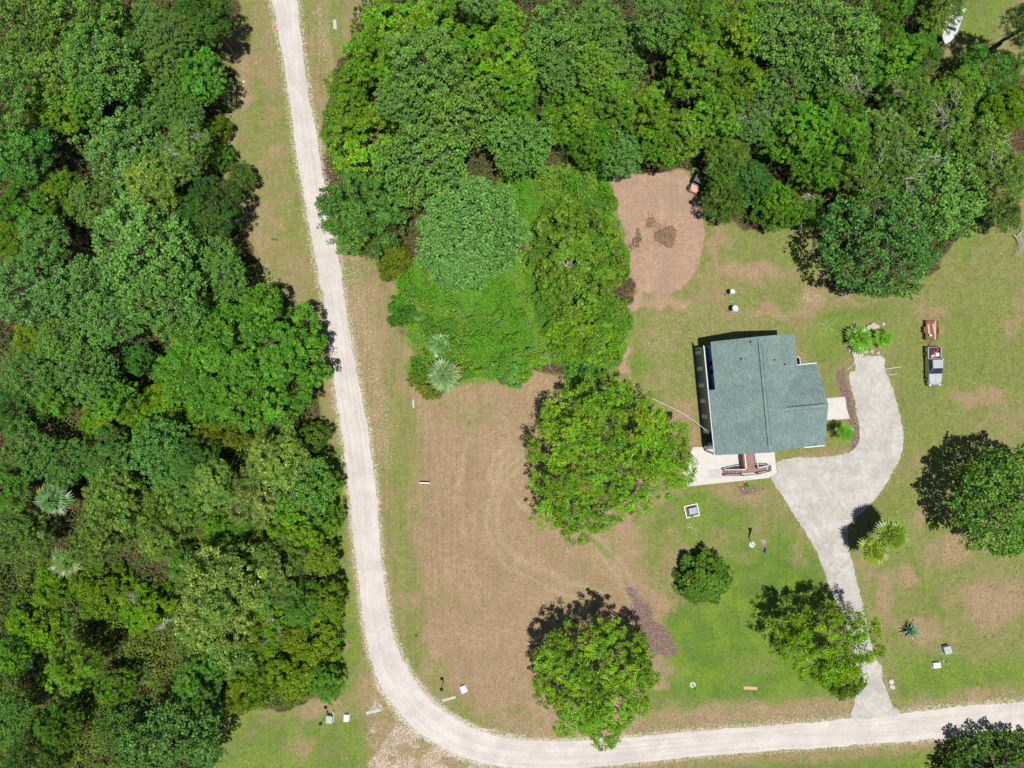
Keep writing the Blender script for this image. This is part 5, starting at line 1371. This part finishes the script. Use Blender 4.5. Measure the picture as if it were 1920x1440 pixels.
# trailer
trl = thing('utility_trailer', 'rusty brown open utility trailer hitched behind the silver pickup', 'trailer', at(1745.5, 619, .5)*Vector((1,1,0)), R(-1))
for i in range(6): MB().box(-.72+i*.245,-.72+i*.245+.235,-1.28,1.28,.46,.50).build('deck_plank', M_wood if i in (5,) else M_rust, trl)
MB().box(-.80,-.74,-1.3,1.3,.44,.62).box(.76,.82,-1.3,1.3,.44,.62).box(-.74,.76,1.285,1.33,.44,.62).box(-.74,.76,-1.33,-1.285,.44,.62).build('frame', M_rust, trl)
mb = MB()
for s in (-.78,.80):
    for y in (-1.2,-.4,.4,1.2): mb.cyl((s,y,.6),(s,y,.95),.025,.025,5)
    mb.cyl((s,-1.25,.95),(s,1.25,.95),.03,.03,6)
mb.build('side_rail', M_rust, trl)
MB().cyl((-.5,-1.3,.48),(-.02,-2.05,.48),.04,.04,6).cyl((.5,-1.3,.48),(-.02,-2.05,.48),.04,.04,6).cyl((-.02,-2.0,.48),(-.02,-2.35,.5),.05,.05,6).build('tongue', M_rust, trl)
MB().cyl((.25,-2.0,.3),(.25,-2.0,.8),.03,.03,6).cyl((.0,-2.0,.5),(.25,-2.0,.5),.025,.025,6).build('jack', M_rust, trl)
for s in (-1, 1):
    w = link('wheel', None, trl, (s*.95, 0, .31))
    MB().cyl((-.09,0,0),(.09,0,0),.31,.31,16).build('tyre', M_rubber, w); MB().cyl((s*.05,0,0),(s*.1,0,0),.16,.15,10).build('rim', M_rim, w)
    MB().box(s*.95-.12,s*.95+.12,-.4,.4,.66,.69,.01).build('fender', M_rust, trl)
tag(MB().box(-.14,.14,-.65,.65,0,.08).build('wooden_board', M_wood, None, onveh(trl,-.35,.15,.51), R(3)), 'tan board on the left side of the trailer deck', 'board')
tag(MB().box(-.14,.14,-.68,.68,0,.08).build('wooden_board', M_wood, None, onveh(trl,.36,.2,.51), R(12)), 'tan board lying slanted on the right side of the trailer deck', 'board')
tag(MB().cyl((0,0,0),(0,0,.32),.13,.17,14).build('bucket', M_mint, None, onveh(trl,-.2,-.72,.51)), 'mint green bucket at the front of the trailer deck', 'bucket')

# buggy
bug = thing('buggy', 'black-roofed orange buggy parked at the north edge of the dirt clearing', 'buggy', at(1308, 341, .8)*Vector((1,1,0)), R(-24))
MB().box(-.6,.6,-1.2,1.15,.35,.72,.08).build('body', M_dkgrey, bug)
MB().add([(-.55,-1.32,.4),(.55,-1.32,.4),(.6,-.55,.4),(-.6,-.55,.4),(-.35,-1.25,.72),(.35,-1.25,.72),(.55,-.56,.95),(-.55,-.56,.95)],[(3,2,1,0),(4,5,6,7),(0,1,5,4),(1,2,6,5),(2,3,7,6),(3,0,4,7)]).build('hood', M_orange, bug)
MB().box(-.62,.62,-.40,.62,1.72,1.80,.05).build('roof_panel', M_dkgrey, bug)
MB().box(-.5,.5,.68,1.1,.73,.95,.04).build('cargo_bed', M_black, bug)
for s in (-1, 1):
    MB().cyl((s*.58,-.6,.8),(s*.56,-.35,1.72),.03,.03,6).cyl((s*.58,.7,.7),(s*.56,.58,1.72),.03,.03,6).build('roll_bar', M_black, bug)
    MB().box(s*.28-.22,s*.28+.22,-.1,.4,.73,.85,.03).box(s*.28-.22,s*.28+.22,.42,.5,.75,1.25,.02).build('seat', M_black, bug)
    for y in (-.85,.85):
        w = link('wheel', None, bug, (s*.66, y, .32)); MB().cyl((-.13,0,0),(.13,0,0),.32,.32,14).build('tyre', M_rubber, w); MB().cyl((s*.08,0,0),(s*.14,0,0),.15,.14,10).build('rim', M_rim, w)

bug.scale = (1.15, 1.15, 1.1)
# satellite dishes
def dish(px, py, r, label):
    c = at(px, py, 1.5)
    t = thing('satellite_dish', label, 'satellite dish', (c.x, c.y, 0), R(10), 'satellite dishes on the north lawn')
    V = []; F = []; n = 20
    for k, (rr_, zz) in enumerate(((0, -.10), (.5, -.075), (.85, -.03), (1, 0))):
        for i in range(n): V.append((r*rr_*math.cos(2*PI*i/n), r*rr_*math.sin(2*PI*i/n), zz))
    for k in range(3):
        for i in range(n): F.append((k*n+i, k*n+(i+1) % n, (k+1)*n+(i+1) % n, (k+1)*n+i))
    mb = MB().add(V, F); o = mb.build('reflector', M_trimgrey, t, (0, 0, 1.5)); o.rotation_euler = (R(-8), R(10), 0)
    MB().cyl((-.1,-.05,0),(-.1,-.05,1.2),.035,.035,8).cyl((-.1,-.05,1.2),(0,0,1.38),.04,.06,8).build('mast', M_rim, t)
    MB().cyl((-r*.6,-.2,1.3),(-r*1.75,-.3,1.35),.03,.03,6).build('arm', M_trimgrey, t)
    MB().box(-r*1.75-.08,-r*1.75+.08,-.36,-.24,1.28,1.44,.02).build('receiver', M_black, t)
dish(1374, 547, .36, 'smaller white satellite dish on the north lawn, the upper of the two')
dish(1379, 578.5, .44, 'larger white satellite dish on the north lawn, the lower of the two')

# utility boxes
def ubox(name, px, py, w, d, h, m, label, rot, pad=True, cat='utility box'):
    c = at(px, py, h)
    t = thing(name, label, cat, (c.x, c.y, 0), R(rot))
    MB().box(-w/2,w/2,-d/2,d/2,.06,h*.72).build('cabinet', m, t)
    MB().box(-w/2-.03,w/2+.03,-d/2-.03,d/2+.03,h*.72+.003,h,.03).build('lid', m, t)
    if pad: MB().box(-w/2-.1,w/2+.1,-d/2-.1,d/2+.1,0,.06).build('pad', M_concgrey, t)
    MB().box(w/2+.001,w/2+.03,-.05,.05,h*.35,h*.5).build('latch', M_dkgrey, t)
    return t
ubox('utility_box', 1778, 1219.5, .95, 1.0, .75, M_transf, 'grey-green utility box on the east lawn above the white box', 14)
ubox('utility_box', 617, 1350, .80, .95, .75, M_transf, 'grey-green utility box beside the forest south of the lamp post', -6)
ubox('utility_box', 649, 1347, .62, .88, .5, M_white, 'white utility box on the grass left of the road bend', -3)
ubox('utility_box', 1757.5, 1248, .95, .68, .5, M_white, 'white utility box near the south-east road, with pipes beside it', 6)
ubox('utility_box', 869, 1293, .70, .90, .45, M_white, 'tilted white utility box on the brown field near the road bend', 22)
o = MB().cyl((0,0,0),(0,0,.6),.05,.05,8).cyl((0,0,.6),(0,0,.66),.07,.07,8); tag(o.build('pipe_stub', M_white, None, at(1764,1236)), 'short white pipe stub between the two east lawn utility boxes', 'pipe')
o = MB().cyl((0,0,0),(0,0,.6),.05,.05,8).cyl((0,0,.6),(.15,0,.6),.05,.05,8); tag(o.build('pipe_stub', M_trimgrey, None, at(1773.5,1241)), 'bent pale pipe stub right of the white east lawn utility box', 'pipe')
o = MB().cyl((0,0,0),(0,0,.7),.06,.06,8).cyl((0,0,.7),(0,0,.78),.09,.09,8); tag(o.build('pipe_stub', M_white, None, at(627,1333)), 'short white pipe marker beside the roadside green utility box', 'pipe')
def lamp(px, py, h, label):
    t = thing('lamp_post', label, 'lamp post', at(px, py))
    MB().cyl((0,0,0),(0,0,.12),.14,.12,10).build('base', M_black, t)
    MB().cyl((0,0,.12),(0,0,h-.4),.05,.04,8).build('pole', M_black, t)
    MB().hexa([(-.12,-.12,h-.4),(.12,-.12,h-.4),(.12,.12,h-.4),(-.12,.12,h-.4)],[(-.17,-.17,h-.08),(.17,-.17,h-.08),(.17,.17,h-.08),(-.17,.17,h-.08)]).build('lantern', M_glass, t)
    MB().hexa([(-.22,-.22,h-.08),(.22,-.22,h-.08),(.22,.22,h-.08),(-.22,.22,h-.08)],[(-.04,-.04,h+.1),(.04,-.04,h+.1),(.04,.04,h+.1),(-.04,.04,h+.1)]).build('lantern_cap', M_black, t)
lamp(614, 1334, 3.6, 'black lamp post beside the roadside green utility box')
lamp(831, 1278, 2.6, 'black lamp post beside the road bend on the field side')
t = thing('marker_post', 'small dark marker post on a pale disc in the grass near the south road', 'post', at(1299, 1284))
MB().cyl((0,0,0),(0,0,.05),.42,.42,14).build('base', M_concgrey, t); MB().cyl((0,0,.05),(.05,-.1,1.3),.06,.06,8).build('post', M_black, t)
t = thing('yard_sign', 'low white edged sign board standing on the brown field near the road', 'sign', at(796, 905.5, .8)*Vector((1,1,0)), R(-1))
MB().box(-.7,.7,-.06,.06,.4,.8).build('board', M_white, t)
for s in (-.6,.6): MB().box(s-.05,s+.05,-.05,.05,0,.399).build('post', M_wood, t)

# flagpole
fp = thing('flagpole', 'white flagpole with a United States flag on a pale round base', 'flagpole', at(1410, 1021))
MB().cyl((0,0,0),(0,0,.08),.45,.42,20).build('base', M_concrete, fp)
MB().cyl((0,0,.08),(0,0,5.2),.05,.03,8).build('pole', M_white, fp)
MB().cyl((0,0,5.2),(0,0,5.32),.07,.04,8).build('finial', M_orange, fp)
M_flagred = simple('flag_red', (.5,.07,.1), .7); M_flagblue = simple('flag_blue', (.05,.08,.3), .7)
def flagpt(s, tt):   # s along fly 0..1, tt down hoist 0..1
    y = .05 + 1.55*s; x = -.07*math.sin(s*7)*(.3+s) - .55*tt*(.35+.65*s) + .45*s*.6 + .05; z = 5.05 - .85*tt*(1-.25*s) - .5*s*s
    return (x, y, z)
nS = 14
fl = link('flag', None, fp)
for st in range(13):
    s0 = .4 if st < 7 else 0
    mb = MB(); vs = []
    for i in range(nS+1):
        s = s0 + (1-s0)*i/nS; vs += [flagpt(s, st/13), flagpt(s, (st+1)/13)]
    mb.add(vs, [(2*i, 2*i+1, 2*i+3, 2*i+2) for i in range(nS)]); mb.build('stripe', M_flagred if st % 2 == 0 else M_white, fl)
mb = MB(); vs = []
for i in range(9): vs += [flagpt(.4*i/8, 0), flagpt(.4*i/8, 7/13)]
mb.add(vs, [(2*i, 2*i+1, 2*i+3, 2*i+2) for i in range(8)]); mb.build('canton', M_flagblue, fl)
mb = MB()
for r_ in range(9):
    for c_ in range(6 if r_ % 2 == 0 else 5):
        s = .4*((c_ + (.5 if r_ % 2 == 0 else 1))/6); q = Vector(flagpt(s, (r_+.5)/9*7/13)); q.x += .006; q.z += .006
        mb.add([q+Vector((0,.018,0)), q+Vector((0,0,.018)), q+Vector((0,-.018,0)), q+Vector((0,0,-.018))], [(0,1,2,3)])
o = mb.build('stars', M_white, fl); o['kind'] = 'stuff'

# well box planter
wb = thing('well_cover', 'square timber frame around a teal lidded box on the lawn', 'planter', at(1297.5, 958, .3)*Vector((1,1,0)), R(12))
for (a, b, c_, d_) in ((-.95,.95,.72,.86),(-.95,.95,-.86,-.72)): MB().box(a,b,c_,d_,0,.22).build('timber', M_trimgrey, wb)
for (a, b, c_, d_) in ((-.95,-.81,-.715,.715),(.81,.95,-.715,.715)): MB().box(a,b,c_,d_,0,.22).build('timber', M_trimgrey, wb)
MB().box(-.80,.80,-.71,.71,0,.08).build('mulch', M_rust, wb)
MB().box(-.45,.62,-.38,.45,.08,.5).build('box', M_teal, wb); MB().box(-.48,.65,-.41,.48,.503,.58,.03).build('lid', M_teal, wb)
cover('edging_plant', 'yellow-green plant growing over the front timber of the well box', [[(1294,972),(1297,966),(1305,965),(1306,971),(1300,974)]], 81, 260, .25, .6, .07, M_cover, [(.3,.26,.02),(.35,.22,.02),(.2,.28,.02)], 'plant')

# boat at the top right
M_boat = simple('weathered_white_gelcoat', (.56, .57, .60), .5, var=.12, scale=1.5)
bt = thing('white_boat', 'white boat with a dark windscreen half hidden under trees at the top right', 'boat', at(1787, 44, 1.4)*Vector((1,1,0)), R(-20))
# bow toward -y
prof = [(-2.9,.05,1.35),(-2.4,.5,1.3),(-1.6,.88,1.25),(-.5,1.05,1.2),(1.0,1.1,1.15),(2.7,1.05,1.15)]
V = []; 
for y, hw, z in prof: V += [(-hw,y,z),(-hw*.45,y,.45),(hw*.45,y,.45),(hw,y,z),(hw*.88,y,z+.03),(-hw*.88,y,z+.03)]
F = []
for i in range(len(prof)-1):
    for j in range(6): F.append((i*6+j, i*6+(j+1) % 6, (i+1)*6+(j+1) % 6, (i+1)*6+j))
F += [tuple(range(5,-1,-1)), tuple(range(30,36))]
MB().add(V, F).build('hull', M_boat, bt)
MB().box(-.75,.75,-.4,1.9,1.19,1.36,.05).build('cover', M_boat, bt)
MB().hexa([(-.7,-.85,1.24),(.7,-.85,1.24),(.7,-.72,1.24),(-.7,-.72,1.24)],[(-.6,-.68,1.6),(.6,-.68,1.6),(.6,-.62,1.6),(-.6,-.62,1.6)]).build('windscreen', M_glass, bt)
MB().box(-.25,.25,2.72,3.1,.7,1.5,.06).build('outboard_motor', M_black, bt)
MB().box(-.5,.5,-2.2,2.4,.25,.43).build('trailer_frame', M_dkgrey, bt)
for s in (-1,1): MB().cyl((s*.9-.1,.9,.3),(s*.9+.1,.9,.3),.3,.3,14).build('wheel', M_rubber, bt)

# rocks round the palm bed and elsewhere
rk = random.Random(4)
def rock(px, py, r, label, m=M_rock, group=None, cat='rock'):
    bm = bmesh.new(); bmesh.ops.create_icosphere(bm, subdivisions=1, radius=1)
    for v in bm.verts: v.co *= rk.uniform(.75, 1.15)
    me = bpy.data.meshes.new('rock'); bm.to_mesh(me); bm.free(); me.materials.append(m)
    o = link('rock', me, None, at(px, py, 0) + Vector((0, 0, r*.35)), rk.uniform(0, 6)); o.scale = (r*rk.uniform(.9, 1.3), r*rk.uniform(.8, 1.1), r*.75)
    tag(o, label, cat, group); return o
for (x, y, r) in ((1586,633,.42),(1590,622,.4),(1597,615,.45),(1606,613,.4),(1628,614,.5),(1636,612,.55),(1643,613,.42),(1585,645,.4),(1592,655,.36),(1602,664,.5),(1610,664,.45),(1622,660,.3),(1634,659,.32),(1646,661,.3),(1655,608,.3)):
    rock(x, y, r, 'pale stone in the ring around the two bright palms at the driveway end', group='stones ringing the palm bed')
for (x, y, r) in ((1387,908,.18),(1392,917,.16),(1410,918,.15),(1413,905,.18),(1395,903,.15)):
    rock(x, y, r, 'small brown stone in the mulch ring below the stairs', M_wood, group='stones in the mulch ring')
rock(1670, 1277, .38, 'upper whitish rock beside the driveway mouth', M_concrete); rock(1671, 1287, .45, 'lower and larger whitish rock beside the driveway mouth', M_concrete)
rock(780, 1193, .28, 'brown clod of wood on the green strip beside the road', M_soil)
rock(1421, 581-40+900-30, .2, 'tiny white stone near the flat tan slab on the south lawn', M_white)if False else None
def flat(name, px, py, w, d, rot, m, label, cat, h=.06):
    return tag(MB().box(-w/2,w/2,-d/2,d/2,0,h,.01).build(name, m, None, at(px, py), R(rot)), label, cat)
flat('flat_slab', 1407, 1290, 1.9, .45, -3, M_wood, 'flat tan slab lying on the lawn north of the south road', 'slab')
flat('culvert_slab', 700, 1334, 2.0, .42, 14, M_concgrey, 'pale narrow slab in the gravel verge outside the road bend', 'slab')
flat('culvert_slab', 842, 1310, 1.9, .35, 16, M_concgrey, 'weathered narrow slab in the grass inside the road bend', 'slab')
flat('culvert_slab', 628, 46, .45, 1.3, 4, M_concgrey, 'weathered tan slab on the verge at the top edge', 'slab')
flat('plank', 775, 757, .25, 1.1, 2, M_rock, 'short greyish plank in the grass west of the brown field', 'plank')
flat('white_litter', 457, 153, .28, .18, 40, M_white, 'tiny white scrap on the western verge', 'scrap')
flat('dark_pipe', 515, 449, .8, .22, -8, M_dkgrey, 'short dark pipe on the western verge', 'pipe', .2)
for (a, b, lab) in (((1662,692),(1690,687.5),'upper pale pole lying on the grass right of the driveway end'), ((1666,703),(1684,700.5),'lower and shorter pale pole on the grass right of the driveway end'), ((1588,694),(1603,680),'thin pale pole lying left of the driveway end')):
    p0 = at(*a, .06); p1 = at(*b, .06)
    tag(MB().cyl(p0, p1, .05, .04, 6).build('pole', M_trimgrey), lab, 'pole')

# brush piles and fallen branches
def pile(px, py, r, n, label, m, seed, cat='brush pile', hh=.5, Lr=(.5, 1.6)):
    rng = random.Random(seed); c = at(px, py); t = thing('brush_pile', label, cat, c)
    V = []; F = []; nn = 18
    for k in range(4):
        for i in range(nn):
            a = 2*PI*i/nn; rr_ = r*(1-k/3.6)*(1+.18*math.sin(3*a+seed)+.1*rng.uniform(-1, 1)); V.append((rr_*math.cos(a), rr_*math.sin(a), hh*(k/3)**.8*(1+.2*rng.uniform(-1, 1)) if k else -.02))
    for k in range(3):
        for i in range(nn): F.append((k*nn+i, k*nn+(i+1) % nn, (k+1)*nn+(i+1) % nn, (k+1)*nn+i))
    F.append(tuple(range(3*nn, 4*nn)))
    MB().add(V, F).build('soil', M_soil, t)
    mb = MB()
    for i in range(n):
        a = rng.uniform(0, 2*PI); d_ = r*math.sqrt(rng.random()); x, y = d_*math.cos(a), d_*math.sin(a); z = hh*max(0, 1-d_/r)+.06
        b = rng.uniform(0, 2*PI); L = rng.uniform(*Lr)
        mb.cyl((x, y, z), (x+L*math.cos(b), y+L*math.sin(b), max(.05, z+rng.uniform(-.1, .25))), rng.uniform(.02, .05), .015, 4, False)
    o = mb.build('twigs', m, t); o['kind'] = 'stuff'
M_twig = simple('brown_twigs', (.30, .20, .13), .9, var=.4, scale=2)
pile(1249, 444, 1.45, 70, 'dark round brush heap on the bare dirt clearing', M_twig, 5)
pile(1222, 418, .75, 26, 'small scattered twig heap north-west of the dark brush heap', M_twig, 9, hh=.15)
pile(1185, 462, .45, 16, 'thin trail of dark twigs at the west edge of the dirt clearing', M_twig, 3, hh=.12)
pile(650, 1210, .55, 24, 'small pinkish stick heap at the forest edge beside the road', M_wood, 13, hh=.2, Lr=(.3, .9))
def fallen(px, py, sc, rot, label, k, z=.4, name='fallen_branch'):
    c = at(px, py, z); o = link(name, BARE[k], None, c, rot); o.scale = (sc, sc, sc*.5); tag(o, label, 'branch'); return o
fallen(1905, 440, 1.0, 1.0, 'fallen bare tree limb on the grass at the right edge', 0)
fallen(1512, 365, .75, 2.0, 'tangle of grey dead branches at the north lawn edge', 1, 1.5)
fallen(1060, 500, .75, .4, 'pale dead branches sticking out of the vine covered tree', 2, 5.2)
fallen(310, 1160, .7, .2, 'white dead branches lying over the lower left growth', 0, 2.5)
fallen(1030, 672, .45, .9, 'pinkish dry brush at the south gap of the bright thicket', 1, .5)
tag(MB().prism([tuple(q) for q in P2([(1545,250),(1600,255),(1610,320),(1560,330),(1540,300)])[::-1]], -.02, .03).build('pond', glass_mat('pond_water', (.16,.15,.17))), kind='structure')
print('objects', len(bpy.data.objects), 'tris', sum(sum(len(p.vertices)-2 for p in m.polygons) if len(m.polygons) < 5000 else len(m.polygons)*2 for m in bpy.data.meshes))
